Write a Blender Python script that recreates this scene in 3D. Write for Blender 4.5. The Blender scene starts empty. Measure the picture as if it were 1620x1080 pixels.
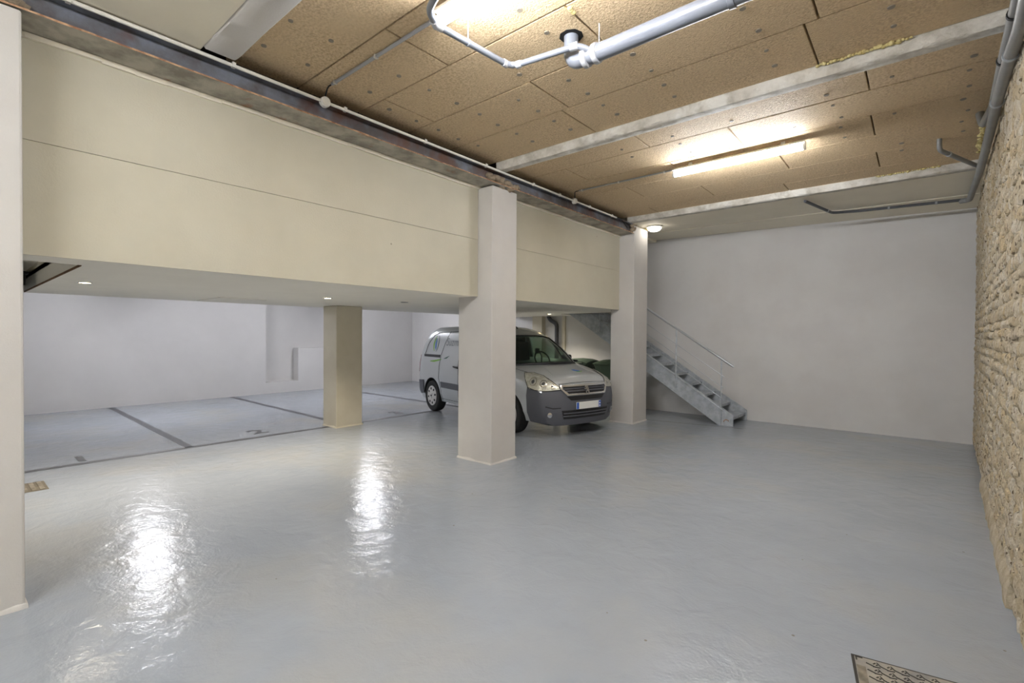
import bpy, bmesh, math, random
from mathutils import Vector, Matrix, noise
from mathutils.bvhtree import BVHTree
PI = math.pi
random.seed(7)
C = bpy.context.scene.collection
S = bpy.context.scene

# ------------------------------------------------------------------ camera, world, exposure
def make_camera():
    f, yaw, pit, rol = 764.16, math.radians(40.162), math.radians(-.7275), math.radians(.3713)
    F = Vector((-math.sin(yaw), math.cos(yaw), 0)); Rt = Vector((math.cos(yaw), math.sin(yaw), 0)); U = Vector((0, 0, 1))
    F, U = math.cos(pit) * F + math.sin(pit) * U, -math.sin(pit) * F + math.cos(pit) * U
    Rt, U = math.cos(rol) * Rt + math.sin(rol) * U, -math.sin(rol) * Rt + math.cos(rol) * U
    cd = bpy.data.cameras.new('camera'); co = bpy.data.objects.new('camera', cd); C.objects.link(co)
    cd.sensor_width = 36; cd.lens = f / 1620 * 36; cd.clip_start = .02
    m = Matrix((Rt, U, -F)).transposed().to_4x4(); m.translation = (0, 0, 1.57)
    co.matrix_world = m
    S.camera = co
make_camera()
w = bpy.data.worlds.new('world'); S.world = w; w.use_nodes = True
w.node_tree.nodes['Background'].inputs[0].default_value = (.9, .95, 1, 1)
w.node_tree.nodes['Background'].inputs[1].default_value = .02
S.view_settings.view_transform = 'Standard'; S.view_settings.look = 'None'
S.view_settings.gamma = 1; S.view_settings.use_curve_mapping = False
S.view_settings.exposure = 1.25
TUBE = 52.0       # radiance of the LED tube diffusers
BAYTUBE = 60.0
GLOBE = 5.0
SPOT_W = 85.0

# ------------------------------------------------------------------ materials
def lin(c):
    return tuple(((v / 255) / 12.92 if v / 255 <= .04045 else ((v / 255 + .055) / 1.055) ** 2.4) for v in c) + (1,)
def mat(name, col, rough=.6, metal=0, col2=None, scale=4, detail=5, lo=.35, hi=.65, bump=0, bscale=60, bdist=.01, spec=.5,
        coat=0, emit=None, estr=0, third=None, tscale=1.2, tlo=.55, thi=.75, stretch=None, roughvar=0, specks=0):
    m = bpy.data.materials.new(name); m.use_nodes = True
    nt = m.node_tree; n = nt.nodes; L = nt.links; b = n['Principled BSDF']
    b.inputs['Base Color'].default_value = lin(col); b.inputs['Roughness'].default_value = rough
    b.inputs['Metallic'].default_value = metal; b.inputs['Specular IOR Level'].default_value = spec
    b.inputs['Coat Weight'].default_value = coat; b.inputs['Coat Roughness'].default_value = .08
    tc = n.new('ShaderNodeTexCoord'); src = tc.outputs['Object']
    if stretch:
        mp = n.new('ShaderNodeMapping'); mp.inputs['Scale'].default_value = stretch; L.new(src, mp.inputs[0]); src = mp.outputs[0]
    def nz(sc, de, ro=.6):
        x = n.new('ShaderNodeTexNoise'); x.inputs['Scale'].default_value = sc; x.inputs['Detail'].default_value = de
        x.inputs['Roughness'].default_value = ro; L.new(src, x.inputs['Vector']); return x
    def rng(x, lo, hi, a=0, c=1):
        r = n.new('ShaderNodeMapRange'); r.inputs[1].default_value = lo; r.inputs[2].default_value = hi
        r.inputs[3].default_value = a; r.inputs[4].default_value = c; L.new(x, r.inputs[0]); return r.outputs[0]
    def mix(f, a, c):
        x = n.new('ShaderNodeMix'); x.data_type = 'RGBA'; L.new(f, x.inputs['Factor'])
        for s, v in ((x.inputs[6], a), (x.inputs[7], c)):
            if isinstance(v, tuple): s.default_value = v
            else: L.new(v, s)
        return x.outputs[2]
    cur = lin(col)
    if col2: cur = mix(rng(nz(scale, detail).outputs['Fac'], lo, hi), cur, lin(col2))
    if third: cur = mix(rng(nz(tscale, 4).outputs['Fac'], tlo, thi), cur, lin(third))
    if specks:
        v = n.new('ShaderNodeTexVoronoi'); v.inputs['Scale'].default_value = 3.1; L.new(src, v.inputs['Vector'])
        cur = mix(rng(v.outputs['Distance'], .018, .034, .7, 0), cur, lin((96, 88, 70)))
    if not isinstance(cur, tuple): L.new(cur, b.inputs['Base Color'])
    if roughvar:
        L.new(rng(nz(scale * .7, 4).outputs['Fac'], .3, .7, rough - roughvar, rough + roughvar), b.inputs['Roughness'])
    if bump:
        bp = n.new('ShaderNodeBump'); bp.inputs['Strength'].default_value = bump; bp.inputs['Distance'].default_value = bdist
        L.new(nz(bscale, 6).outputs['Fac'], bp.inputs['Height']); L.new(bp.outputs[0], b.inputs['Normal'])
    if emit:
        b.inputs['Emission Color'].default_value = lin(emit); b.inputs['Emission Strength'].default_value = estr
    return m
def glass(name, tint, gloss=.12, rough=.02):
    m = bpy.data.materials.new(name); m.use_nodes = True; nt = m.node_tree; n = nt.nodes; n.clear()
    o = n.new('ShaderNodeOutputMaterial'); t = n.new('ShaderNodeBsdfTransparent'); g = n.new('ShaderNodeBsdfGlossy')
    mx = n.new('ShaderNodeMixShader'); lw = n.new('ShaderNodeLayerWeight'); lw.inputs[0].default_value = .5
    pw = n.new('ShaderNodeMath'); pw.operation = 'POWER'; pw.inputs[1].default_value = 4.5
    fr = n.new('ShaderNodeMath'); fr.operation = 'MULTIPLY_ADD'; fr.inputs[1].default_value = .8; fr.inputs[2].default_value = .045
    nt.links.new(lw.outputs['Facing'], pw.inputs[0]); nt.links.new(pw.outputs[0], fr.inputs[0])
    t.inputs[0].default_value = lin(tint); g.inputs['Roughness'].default_value = rough; g.inputs[0].default_value = (.9, .9, .9, 1)
    nt.links.new(fr.outputs[0], mx.inputs[0]); nt.links.new(t.outputs[0], mx.inputs[1]); nt.links.new(g.outputs[0], mx.inputs[2])
    nt.links.new(mx.outputs[0], o.inputs[0]); return m
M = {}
M['white'] = mat('white_paint', (210, 209, 207), .75, col2=(204, 202, 200), scale=1.3, bump=.25, bscale=90, bdist=.004, third=(199, 197, 194), tscale=.6)
M['soft_white'] = mat('soft_white_paint', (214, 212, 210), .7, col2=(208, 206, 204), scale=1.1, bump=.15, bscale=60, bdist=.004)
M['cream'] = mat('cream_paint', (205, 200, 181), .6, col2=(198, 193, 174), specks=1, scale=1.5, bump=.3, bscale=70, bdist=.004)
M['soffit'] = mat('soffit_paint', (238, 233, 220), .65, col2=(232, 227, 214), scale=1.2, bump=.3, bscale=40, bdist=.004)
M['creamceil'] = mat('cream_ceiling_paint', (240, 233, 214), .65, col2=(234, 227, 208), scale=1.5, bump=.2, bscale=50, bdist=.004)
M['pillar'] = mat('pillar_paint', (205, 202, 197), .65, col2=(199, 195, 190), scale=2, bump=.3, bscale=80, bdist=.005)
M['tan'] = mat('tan_pillar_paint', (212, 205, 186), .65, col2=(204, 196, 176), scale=2, bump=.3, bscale=80, bdist=.005)
M['board'] = mat('wood_fibre_board', (239, 214, 175), .7, col2=(206, 177, 135), scale=55, detail=4, lo=.4, hi=.64, bump=1, bscale=70, bdist=.02, third=(227, 201, 160), tscale=2.2, tlo=.45, thi=.7)
M['washer'] = mat('zinc_washer', (150, 140, 124), .5, .3)
M['concrete'] = mat('raw_concrete', (206, 201, 190), .85, col2=(168, 162, 148), scale=7, detail=8, lo=.45, hi=.68, bump=.7, bscale=30, bdist=.02, third=(222, 219, 210), tscale=4, tlo=.5, thi=.64)
M['steel'] = mat('dark_primed_steel', (116, 121, 132), .5, .1, col2=(88, 84, 84), scale=3, lo=.4, hi=.6, third=(98, 66, 50), tscale=2.2, tlo=.52, thi=.68, bump=.2, bscale=40)
M['flange'] = mat('weathered_steel_flange', (182, 177, 164), .6, .0, col2=(136, 131, 120), scale=5, lo=.4, hi=.62, third=(150, 112, 84), tscale=3, tlo=.6, thi=.7, bump=.3, bscale=40)
M['rust'] = mat('rusty_edge', (196, 160, 126), .8, col2=(138, 98, 72), scale=14, lo=.4, hi=.6)
M['mortar'] = mat('rough_mortar', (176, 160, 138), .95, col2=(140, 124, 104), scale=14, bump=.9, bscale=50, bdist=.02)
M['pvc'] = mat('grey_plastic_pipe', (116, 120, 128), .28, col2=(109, 113, 121), scale=3, spec=.6)
M['pvc2'] = mat('dull_grey_pipe', (140, 140, 138), .45, col2=(126, 126, 124), scale=5)
M['darkpipe'] = mat('dark_grey_pipe', (84, 86, 90), .4, col2=(72, 74, 78), scale=5)
M['coupling'] = mat('white_coupling', (166, 168, 172), .35)
M['whiteplastic'] = mat('white_plastic', (222, 218, 208), .4)
M['black'] = mat('black_rubber', (26, 26, 27), .6)
M['darkhole'] = mat('dark_cavity', (20, 18, 16), .95)
M['foam'] = mat('expanding_foam', (222, 208, 152), .9, col2=(190, 172, 112), scale=18, bump=.8, bscale=40, bdist=.02)
M['galv'] = mat('galvanised_steel', (184, 190, 196), .42, .2, col2=(160, 166, 172), scale=9, lo=.4, hi=.6, third=(188, 191, 192), tscale=14, roughvar=.1)
M['inox'] = mat('brushed_rail', (176, 179, 183), .3, .6)
M['cast'] = mat('worn_cast_iron', (176, 168, 150), .6, .2, col2=(140, 137, 132), scale=6, bump=.3, bscale=60)
M['castdark'] = mat('dark_cast_groove', (58, 55, 50), .8)
M['grate'] = mat('grate_frame_metal', (118, 108, 90), .7, col2=(96, 88, 74), scale=9)
M['grate2'] = mat('worn_grate_metal', (142, 134, 118), .65, col2=(104, 96, 82), scale=11, lo=.4, hi=.6)
M['line'] = mat('grey_line_paint', (84, 85, 90), .45, col2=(96, 97, 101), scale=6)
M['tube'] = mat('lit_diffuser', (255, 255, 255), .5, emit=(248, 250, 255), estr=TUBE)
M['baytube'] = mat('lit_bay_diffuser', (255, 255, 255), .5, emit=(246, 247, 255), estr=BAYTUBE)
M['globe'] = mat('lit_globe', (255, 255, 255), .5, emit=(255, 247, 236), estr=GLOBE)
M['spotdisc'] = mat('lit_downlight', (255, 240, 210), .5, emit=(255, 226, 170), estr=30)
M['paint'] = mat('silver_car_paint', (193, 197, 199), .3, .45, coat=.6, spec=.5)
M['trimgrey'] = mat('dark_grey_bumper', (88, 90, 97), .55, bump=.15, bscale=200, bdist=.002)
M['trimblack'] = mat('black_trim', (30, 31, 33), .45)
M['chrome'] = mat('satin_chrome', (226, 226, 226), .18, .9)
M['lampglass'] = glass('clear_lens', (245, 245, 240))
M['reflector'] = mat('lamp_reflector', (238, 237, 230), .2, .45, col2=(214, 212, 204), scale=16, detail=1, lo=.4, hi=.6, bump=.8, bscale=14, bdist=.02)
M['screen'] = glass('tinted_glass', (176, 196, 184))
M['interior'] = mat('dark_interior', (40, 42, 43), .8)
M['seat'] = mat('seat_fabric', (58, 61, 63), .95)
M['hub'] = mat('silver_hubcap', (214, 212, 208), .3, .4)
M['tyre'] = mat('tyre_rubber', (34, 34, 34), .75, bump=.2, bscale=80)
M['red'] = mat('red_lamp', (140, 34, 34), .25, coat=.5)
M['plate'] = mat('plate_white', (226, 226, 222), .4)
M['blue'] = mat('blue_print', (52, 96, 190), .4)
M['logoblue'] = mat('logo_blue', (62, 112, 180), .4)
M['logogreen'] = mat('logo_green', (122, 178, 62), .4)
M['logodark'] = mat('logo_dark_green', (42, 92, 78), .4)
M['logogrey'] = mat('logo_grey', (128, 134, 140), .4)
M['bin'] = mat('dark_green_plastic', (52, 66, 54), .5, col2=(44, 58, 47), scale=4)
M['bin2'] = mat('green_plastic', (62, 80, 60), .5, col2=(52, 70, 52), scale=4)
M['jointshade'] = mat('joint_shade_brown', (58, 44, 30), .9, col2=(40, 30, 22), scale=10)
M['wood'] = mat('brown_edge', (120, 84, 44), .8, col2=(84, 58, 30), scale=10)

# floor epoxy
def floor_mat():
    m = mat('grey_epoxy_floor', (160, 166, 174), .18, col2=(153, 159, 167), scale=.9, lo=.35, hi=.65, third=(166, 166, 163), tscale=.5, tlo=.5, thi=.72, spec=.5)
    nt = m.node_tree; n = nt.nodes; L = nt.links; b = n['Principled BSDF']; tc = [x for x in n if x.type == 'TEX_COORD'][0]
    a = n.new('ShaderNodeTexNoise'); a.inputs['Scale'].default_value = 5.5; a.inputs['Detail'].default_value = 5; a.inputs['Distortion'].default_value = .6
    c = n.new('ShaderNodeTexNoise'); c.inputs['Scale'].default_value = 60; c.inputs['Detail'].default_value = 3
    ad = n.new('ShaderNodeMath'); ad.operation = 'MULTIPLY_ADD'; ad.inputs[1].default_value = .13
    L.new(tc.outputs['Object'], a.inputs['Vector']); L.new(tc.outputs['Object'], c.inputs['Vector'])
    L.new(c.outputs['Fac'], ad.inputs[0]); L.new(a.outputs['Fac'], ad.inputs[2])
    bp = n.new('ShaderNodeBump'); bp.inputs['Strength'].default_value = .62; bp.inputs['Distance'].default_value = .014
    L.new(ad.outputs[0], bp.inputs['Height']); L.new(bp.outputs[0], b.inputs['Normal'])
    # small dark specks and chips
    v = n.new('ShaderNodeTexVoronoi'); v.inputs['Scale'].default_value = 3.2; L.new(tc.outputs['Object'], v.inputs['Vector'])
    r = n.new('ShaderNodeMapRange'); r.inputs[1].default_value = .022; r.inputs[2].default_value = .03; r.inputs[3].default_value = .75; r.inputs[4].default_value = 0
    L.new(v.outputs['Distance'], r.inputs[0])
    old = b.inputs['Base Color'].links[0].from_socket
    mx = n.new('ShaderNodeMix'); mx.data_type = 'RGBA'; L.new(r.outputs[0], mx.inputs['Factor']); L.new(old, mx.inputs[6]); mx.inputs[7].default_value = lin((120, 112, 96))
    L.new(mx.outputs[2], b.inputs['Base Color'])
    return m
M['floor'] = floor_mat()
def stone_mat():
    m = bpy.data.materials.new('rubble_stone'); m.use_nodes = True; nt = m.node_tree; n = nt.nodes; L = nt.links; b = n['Principled BSDF']
    b.inputs['Roughness'].default_value = .92
    oi = n.new('ShaderNodeObjectInfo'); ge = n.new('ShaderNodeNewGeometry'); ad = n.new('ShaderNodeMath'); ad.operation = 'ADD'
    fr = n.new('ShaderNodeMath'); fr.operation = 'FRACT'
    L.new(oi.outputs['Random'], ad.inputs[0]); L.new(ge.outputs['Random Per Island'], ad.inputs[1]); L.new(ad.outputs[0], fr.inputs[0])
    cr = n.new('ShaderNodeValToRGB'); e = cr.color_ramp
    e.elements[0].color = lin((196, 182, 154)); e.elements[1].color = lin((212, 202, 182))
    for p, c in ((.25, (206, 194, 172)), (.5, (200, 180, 144)), (.75, (214, 206, 190))):
        x = e.elements.new(p); x.color = lin(c)
    L.new(fr.outputs[0], cr.inputs[0])
    tc = n.new('ShaderNodeTexCoord'); nz = n.new('ShaderNodeTexNoise'); nz.inputs['Scale'].default_value = 16; nz.inputs['Detail'].default_value = 6
    L.new(ge.outputs['Position'], nz.inputs['Vector'])
    r = n.new('ShaderNodeMapRange'); r.inputs[1].default_value = .35; r.inputs[2].default_value = .7; r.inputs[3].default_value = 0; r.inputs[4].default_value = .7
    L.new(nz.outputs['Fac'], r.inputs[0])
    mx = n.new('ShaderNodeMix'); mx.data_type = 'RGBA'; L.new(r.outputs[0], mx.inputs['Factor']); L.new(cr.outputs[0], mx.inputs[6]); mx.inputs[7].default_value = lin((176, 158, 126))
    L.new(mx.outputs[2], b.inputs['Base Color'])
    bp = n.new('ShaderNodeBump'); bp.inputs['Strength'].default_value = 1; bp.inputs['Distance'].default_value = .03
    pt_ = n.new('ShaderNodeTexNoise'); pt_.inputs['Scale'].default_value = 24; pt_.inputs['Detail'].default_value = 2; L.new(ge.outputs['Position'], pt_.inputs['Vector'])
    pr = n.new('ShaderNodeMapRange'); pr.inputs[1].default_value = .61; pr.inputs[2].default_value = .67; L.new(pt_.outputs['Fac'], pr.inputs[0])
    m3 = n.new('ShaderNodeMix'); m3.data_type = 'RGBA'; L.new(pr.outputs[0], m3.inputs['Factor']); L.new(mx.outputs[2], m3.inputs[6]); m3.inputs[7].default_value = lin((112, 96, 74))
    L.new(m3.outputs[2], b.inputs['Base Color'])
    n2 = n.new('ShaderNodeTexNoise'); n2.inputs['Scale'].default_value = 40; n2.inputs['Detail'].default_value = 5; L.new(ge.outputs['Position'], n2.inputs['Vector'])
    L.new(n2.outputs['Fac'], bp.inputs['Height']); L.new(bp.outputs[0], b.inputs['Normal'])
    return m
M['stone'] = stone_mat()
M['pointing'] = mat('stone_pointing', (206, 194, 170), .95, col2=(176, 160, 130), scale=9, detail=7, lo=.4, hi=.65, bump=.9, bscale=45, bdist=.02, third=(192, 178, 156), tscale=3)

# ------------------------------------------------------------------ mesh helpers
class MB:
    def __init__(s): s.v = []; s.f = []; s.m = []
    def add(s, vs, fs, mi=0):
        o = len(s.v); s.v += [tuple(v) for v in vs]; s.f += [tuple(i + o for i in f) for f in fs]; s.m += [mi] * len(fs); return s
    def box(s, a, b, mi=0):
        (x0, y0, z0), (x1, y1, z1) = a, b
        x0, x1 = sorted((x0, x1)); y0, y1 = sorted((y0, y1)); z0, z1 = sorted((z0, z1))
        return s.add([(x0, y0, z0), (x1, y0, z0), (x1, y1, z0), (x0, y1, z0), (x0, y0, z1), (x1, y0, z1), (x1, y1, z1), (x0, y1, z1)],
                     [(0, 3, 2, 1), (4, 5, 6, 7), (0, 1, 5, 4), (1, 2, 6, 5), (2, 3, 7, 6), (3, 0, 4, 7)], mi)
    def prism(s, pts, ext, mi=0):          # closed 3D polygon extruded by the vector ext
        k = len(pts); e = Vector(ext); q = [Vector(p) for p in pts]
        vs = q + [p + e for p in q]
        nrm = Vector((0, 0, 0))
        for i in range(k): nrm += q[i].cross(q[(i + 1) % k])
        fs = [tuple(range(k))[::-1], tuple(range(k, 2 * k))] + [(i, (i + 1) % k, (i + 1) % k + k, i + k) for i in range(k)]
        if nrm.dot(e) < 0: fs = [f[::-1] for f in fs]
        return s.add(vs, fs, mi)
    def tube(s, path, r, n=12, mi=0, cap=True):
        P = [Vector(p) for p in path]; rr = r if isinstance(r, (list, tuple)) else [r] * len(P)
        vs = []; prev = None
        for i, p in enumerate(P):
            d = (P[min(i + 1, len(P) - 1)] - P[max(i - 1, 0)]).normalized()
            if prev is None:
                a = d.orthogonal().normalized()
            else:
                a = (prev - d * prev.dot(d)).normalized()
            prev = a; b = d.cross(a)
            vs += [p + (a * math.cos(2 * PI * k / n) + b * math.sin(2 * PI * k / n)) * rr[i] for k in range(n)]
        fs = [(i * n + k, i * n + (k + 1) % n, (i + 1) * n + (k + 1) % n, (i + 1) * n + k) for i in range(len(P) - 1) for k in range(n)]
        if cap: fs += [tuple(range(n))[::-1], tuple((len(P) - 1) * n + k for k in range(n))]
        return s.add(vs, fs, mi)
    def lathe(s, prof, o=(0, 0, 0), axis='z', n=24, mi=0, cap=True):   # prof: (radius, height)
        vs = []
        for r, h in prof:
            for k in range(n):
                c, t = r * math.cos(2 * PI * k / n), r * math.sin(2 * PI * k / n)
                p = {'z': (c, t, h), 'y': (t, h, c), 'x': (h, c, t)}[axis]
                vs.append((p[0] + o[0], p[1] + o[1], p[2] + o[2]))
        fs = [(i * n + k, i * n + (k + 1) % n, (i + 1) * n + (k + 1) % n, (i + 1) * n + k) for i in range(len(prof) - 1) for k in range(n)]
        if cap: fs += [tuple(range(n))[::-1], tuple((len(prof) - 1) * n + k for k in range(n))]
        return s.add(vs, fs, mi)
    def grid(s, rows, mi=0, flip=False):
        k = len(rows[0]); vs = [p for r in rows for p in r]
        fs = [(i * k + j, i * k + j + 1, (i + 1) * k + j + 1, (i + 1) * k + j) for i in range(len(rows) - 1) for j in range(k - 1)]
        return s.add(vs, [f[::-1] for f in fs] if flip else fs, mi)
def arc(p0, p1, p2, n=6):      # rounded corner between p0 -> p1 -> p2
    a, b, c = Vector(p0), Vector(p1), Vector(p2)
    return [(1 - t) ** 2 * a + 2 * t * (1 - t) * b + t * t * c for t in [i / n for i in range(n + 1)]]
def bend(path, r):             # path with rounded corners of length r
    P = [Vector(p) for p in path]; out = [P[0]]
    for i in range(1, len(P) - 1):
        a = P[i] + (P[i - 1] - P[i]).normalized() * r; c = P[i] + (P[i + 1] - P[i]).normalized() * r
        out += arc(a, P[i], c)
    return out + [P[-1]]
def obj(name, mb, mats, parent=None, smooth=False, bevel=0, loc=None, fix=True, seg=2):
    me = bpy.data.meshes.new(name)
    vs = mb.v
    if loc: vs = [(x - loc[0], y - loc[1], z - loc[2]) for x, y, z in vs]
    me.from_pydata([tuple(v) for v in vs], [], mb.f)
    mats = mats if isinstance(mats, (list, tuple)) else [mats]
    for x in mats: me.materials.append(M[x] if isinstance(x, str) else x)
    if len(mats) > 1:
        for p, i in zip(me.polygons, mb.m): p.material_index = i
    if fix:
        bm = bmesh.new(); bm.from_mesh(me); bmesh.ops.recalc_face_normals(bm, faces=bm.faces); bm.to_mesh(me); bm.free()
    if smooth:
        me.polygons.foreach_set('use_smooth', [True] * len(me.polygons))
        try: me.set_sharp_from_angle(angle=math.radians(40 if smooth is True else smooth))
        except Exception: pass
    o = bpy.data.objects.new(name, me); C.objects.link(o)
    if loc: o.location = loc
    if parent: o.parent = parent
    if bevel:
        b = o.modifiers.new('bevel', 'BEVEL'); b.width = bevel; b.segments = seg; b.limit_method = 'ANGLE'; b.angle_limit = math.radians(40)
    return o
def tag(o, label=None, cat=None, group=None, kind=None):
    for k, v in (('label', label), ('category', cat), ('group', group), ('kind', kind)):
        if v: o[k] = v
    return o
def thing(name, label, cat, loc=(0, 0, 0), rz=0, group=None, kind=None):
    o = bpy.data.objects.new(name, None); C.objects.link(o); o.location = loc; o.rotation_euler = (0, 0, rz); o.empty_display_size = .2
    return tag(o, label, cat, group, kind)
def copy_tree(o, parent=None):
    c = o.copy(); C.objects.link(c)
    if parent: c.parent = parent
    for ch in list(o.children): copy_tree(ch, c)
    return c
def struct(name, mb, mats, **k):
    o = obj(name, mb, mats, **k); o['kind'] = 'structure'; return o
def jitter(o, amt, sc=3.0, cuts=0):
    bm = bmesh.new(); bm.from_mesh(o.data)
    if cuts: bmesh.ops.subdivide_edges(bm, edges=bm.edges, cuts=cuts, use_grid_fill=True)
    for v in bm.verts:
        p = v.co + o.location
        v.co += Vector(noise.noise_vector(p * sc)) * amt
    bm.to_mesh(o.data); bm.free()

# ------------------------------------------------------------------ the shell
XL = -4.17                       # face of the long beam wall
def sx(y): return .30 + .033 * y # stone wall face
fl = struct('floor', MB().box((-13.8, -3.7, -.15), (1.0, 10.9, 0)), 'floor')
# upper beam wall, two formwork lifts with a fine joint
wlm = MB()
for y0, y1 in ((-3.6, -.26), (.31, 4.28), (4.75, 7.94)): wlm.box((XL - .22, y0, 2.07), (XL - .012, y1, 3.384))
wl = struct('wall_left', wlm, 'cream')
for z0, z1 in ((2.045, 2.741), (2.745, 3.385)):
    for y0, y1 in ((-3.6, -.26), (.31, 4.28), (4.75, 7.94)):
        obj('wall_panel', MB().box((XL - .02, y0, z0), (XL, y1, z1)), 'cream', wl)
ledge = MB()
for i in range(46):              # rough render lip under the steel beam
    y = -.2 + i * .18
    d = .02 + .014 * noise.noise((y * 2.1, 0, 1.3))
    ledge.box((XL, y, 3.352 + .012 * noise.noise((y * 3, 2, 0))), (XL + d, y + .181, 3.384))
obj('render_lip', ledge, 'creamceil', wl)
# parking-bay walls
def wallquad(name, p, q, z1, m, th=.25, z0=0):
    a = Vector((p[0], p[1], 0)); b = Vector((q[0], q[1], 0)); d = (b - a).normalized(); n = Vector((-d.y, d.x, 0)) * th
    return struct(name, MB().prism([(a.x, a.y, z0), (b.x, b.y, z0), (b.x + n.x, b.y + n.y, z0), (a.x + n.x, a.y + n.y, z0)], (0, 0, z1 - z0)), m)
ZB = 2.72
# far left wall with a stepped recess behind the middle pillar (frontal coordinate: Y, depth -X)
def xb(y): return -12.93 - .024 * (y - 1)
RY0, RY1 = 5.49, 8.2
b1 = MB()
def farseg(mb, y0, y1, z0, z1, back=0):
    mb.prism([(xb(y0) - back, y0, z0), (xb(y1) - back, y1, z0), (xb(y1) - .6, y1, z0), (xb(y0) - .6, y0, z0)], (0, 0, z1 - z0))
farseg(b1, -3.6, RY0, 0, ZB); farseg(b1, RY0, RY1, 0, .29); farseg(b1, RY0, RY1, .29, ZB, .28)
farseg(b1, 6.36, RY1, .29, 1.19, .0); farseg(b1, RY1, 10.6, 0, ZB)
struct('wall_far_left', b1, 'soft_white')
wallquad('wall_back_left', (-7.3, 9.83), (-13.4, 10.36), 3.6, 'soft_white', -.3)
struct('wall_back', MB().box((-7.35, 9.83, 0), (.95, 10.2, 3.75)), 'white')
struct('wall_front', MB().box((-13.8, -3.75, 0), (.9, -3.5, 3.75)), 'white')
# stair well above the low soffit
struct('wall_stairwell', MB().box((-6.4, 8.88, 2.25), (XL - .22, 9.0 - .1, 3.6)).box((-6.5, 8.88, 2.25), (-6.4, 9.83, 3.6)), 'soft_white')
# low soffit over the aisle, its raised bay ceiling and the opening on the left
so = MB()
so.box((-8.2, .66, 2.05), (XL - .02, 8.88, 2.25)).box((-4.575, -3.6, 2.05), (XL - .02, .66, 2.25))
so.box((-8.2, 8.88, 2.05), (-6.15, 10.4, 2.25))
so.box((-8.3, -3.6, 2.052), (-8.2, 10.4, ZB))
low = struct('ceiling', so, 'soffit')
obj('bay_ceiling', MB().box((-13.8, -3.6, ZB), (-8.2, 10.8, ZB + .1)), 'soft_white', low)
op = MB(); op.box((-8.2, .66, 2.2), (-4.5, .72, 2.32)).box((-4.6, -3.6, 2.2), (-4.5, .66, 2.32)).box((-8.2, -3.6, 2.3), (-4.5, .72, 2.36))
obj('opening_lining', op, 'creamceil', low)
obj('opening_edge', MB().box((-8.19, .652, 2.046), (-4.6, .659, 2.062)), 'wood', low)
obj('stair_opening_edge', MB().box((-5.72, 8.882, 2.045), (-4.5, 8.9, 2.09)), 'wood', low)
tag(obj('vent_box', MB().box((-8.12, -.6, 2.06), (-7.1, .58, 2.17)).box((-8.14, -.6, 2.17), (-7.05, .60, 2.20)).box((-7.9, .575, 2.08), (-7.85, .59, 2.16)).box((-7.5, .575, 2.08), (-7.45, .59, 2.16)), 'darkhole', bevel=.008),
    'black box hanging in the soffit opening beside the left pillar', 'vent box')
for y0, y1, nm in ((2.3, 3.2, 0),):
    obj('soffit_patch', MB().box((-8.0, y0 + .1, 2.044), (-7.1, y1 - .2, 2.051)), 'soffit', low)

# high ceiling: slab, wood fibre boards with open joints, cream end bays
hi = struct('ceiling', MB().box((-4.3, -3.6, 3.70), (.95, 10.0, 3.85)), 'jointshade')  # slab coloured dark brown so the open joints look shaded
obj('ceiling_panel', MB().box((-4.2, -3.6, 3.555), (.3, 1.19, 3.70)), 'creamceil', hi, bevel=.004)
def zback(x, y):                 # the cream end bay is slightly twisted towards the back wall
    k = (y - 7.885) / 1.95; return 3.552 * (1 - k) + (3.512 - .025 * x) * k
for y0, y1, dz in ((7.885, 9.0, 0), (9.01, 9.84, -.01)):
    mb = MB(); mb.grid([[(x, y, zback(x, y) + dz) for x in (-4.4, -3, -1.5, 0, .75)] for y in (y0, (y0 + y1) / 2, y1)])
    mb.grid([[(x, y0, zback(x, y0) + dz) for x in (-4.4, -3, -1.5, 0, .75)], [(x, y0, 3.7) for x in (-4.4, -3, -1.5, 0, .75)]])
    o = obj('ceiling_panel', mb, 'creamceil', hi)
obj('ceiling_panel', MB().box((-6.5, 8.88, 3.56), (-4.3, 9.84, 3.7)), 'creamceil', hi)
rowsY = [((1.405, 1.96), [-2.05, -.13]), ((1.96, 2.54), [-2.798, -.87]), ((2.54, 3.12), [-3.635, -1.73, .19]), ((3.12, 3.70), [-2.46, -.529]), ((3.70, 4.33), [-2.545, -.614]),
         ((4.45, 5.035), [-2.288, -.348]), ((5.035, 5.61), [-3.398, -1.481, .45]), ((5.61, 6.185), [-2.307, -.376]), ((6.185, 6.765), [-3.15, -1.25]), ((6.765, 7.37), [-2.33, -.397]), ((7.37, 7.765), [-3.36, -1.435])]
boards = []
for (y0, y1), xs in rowsY:
    xe = sx((y0 + y1) / 2) + .02
    cuts = [-4.05] + [x for x in xs if x < xe - .1] + [xe]
    for a, b in zip(cuts, cuts[1:]):
        dz = random.uniform(-.0012, .0012); g = .0065
        m = MB().box((a + g, y0 + .0058, 3.64 + dz), (b - g, y1 - .0058, 3.70))
        boards.append((a, b, y0, y1, dz, obj('ceiling_board', m, 'board', hi, bevel=.003, seg=1)))
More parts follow.
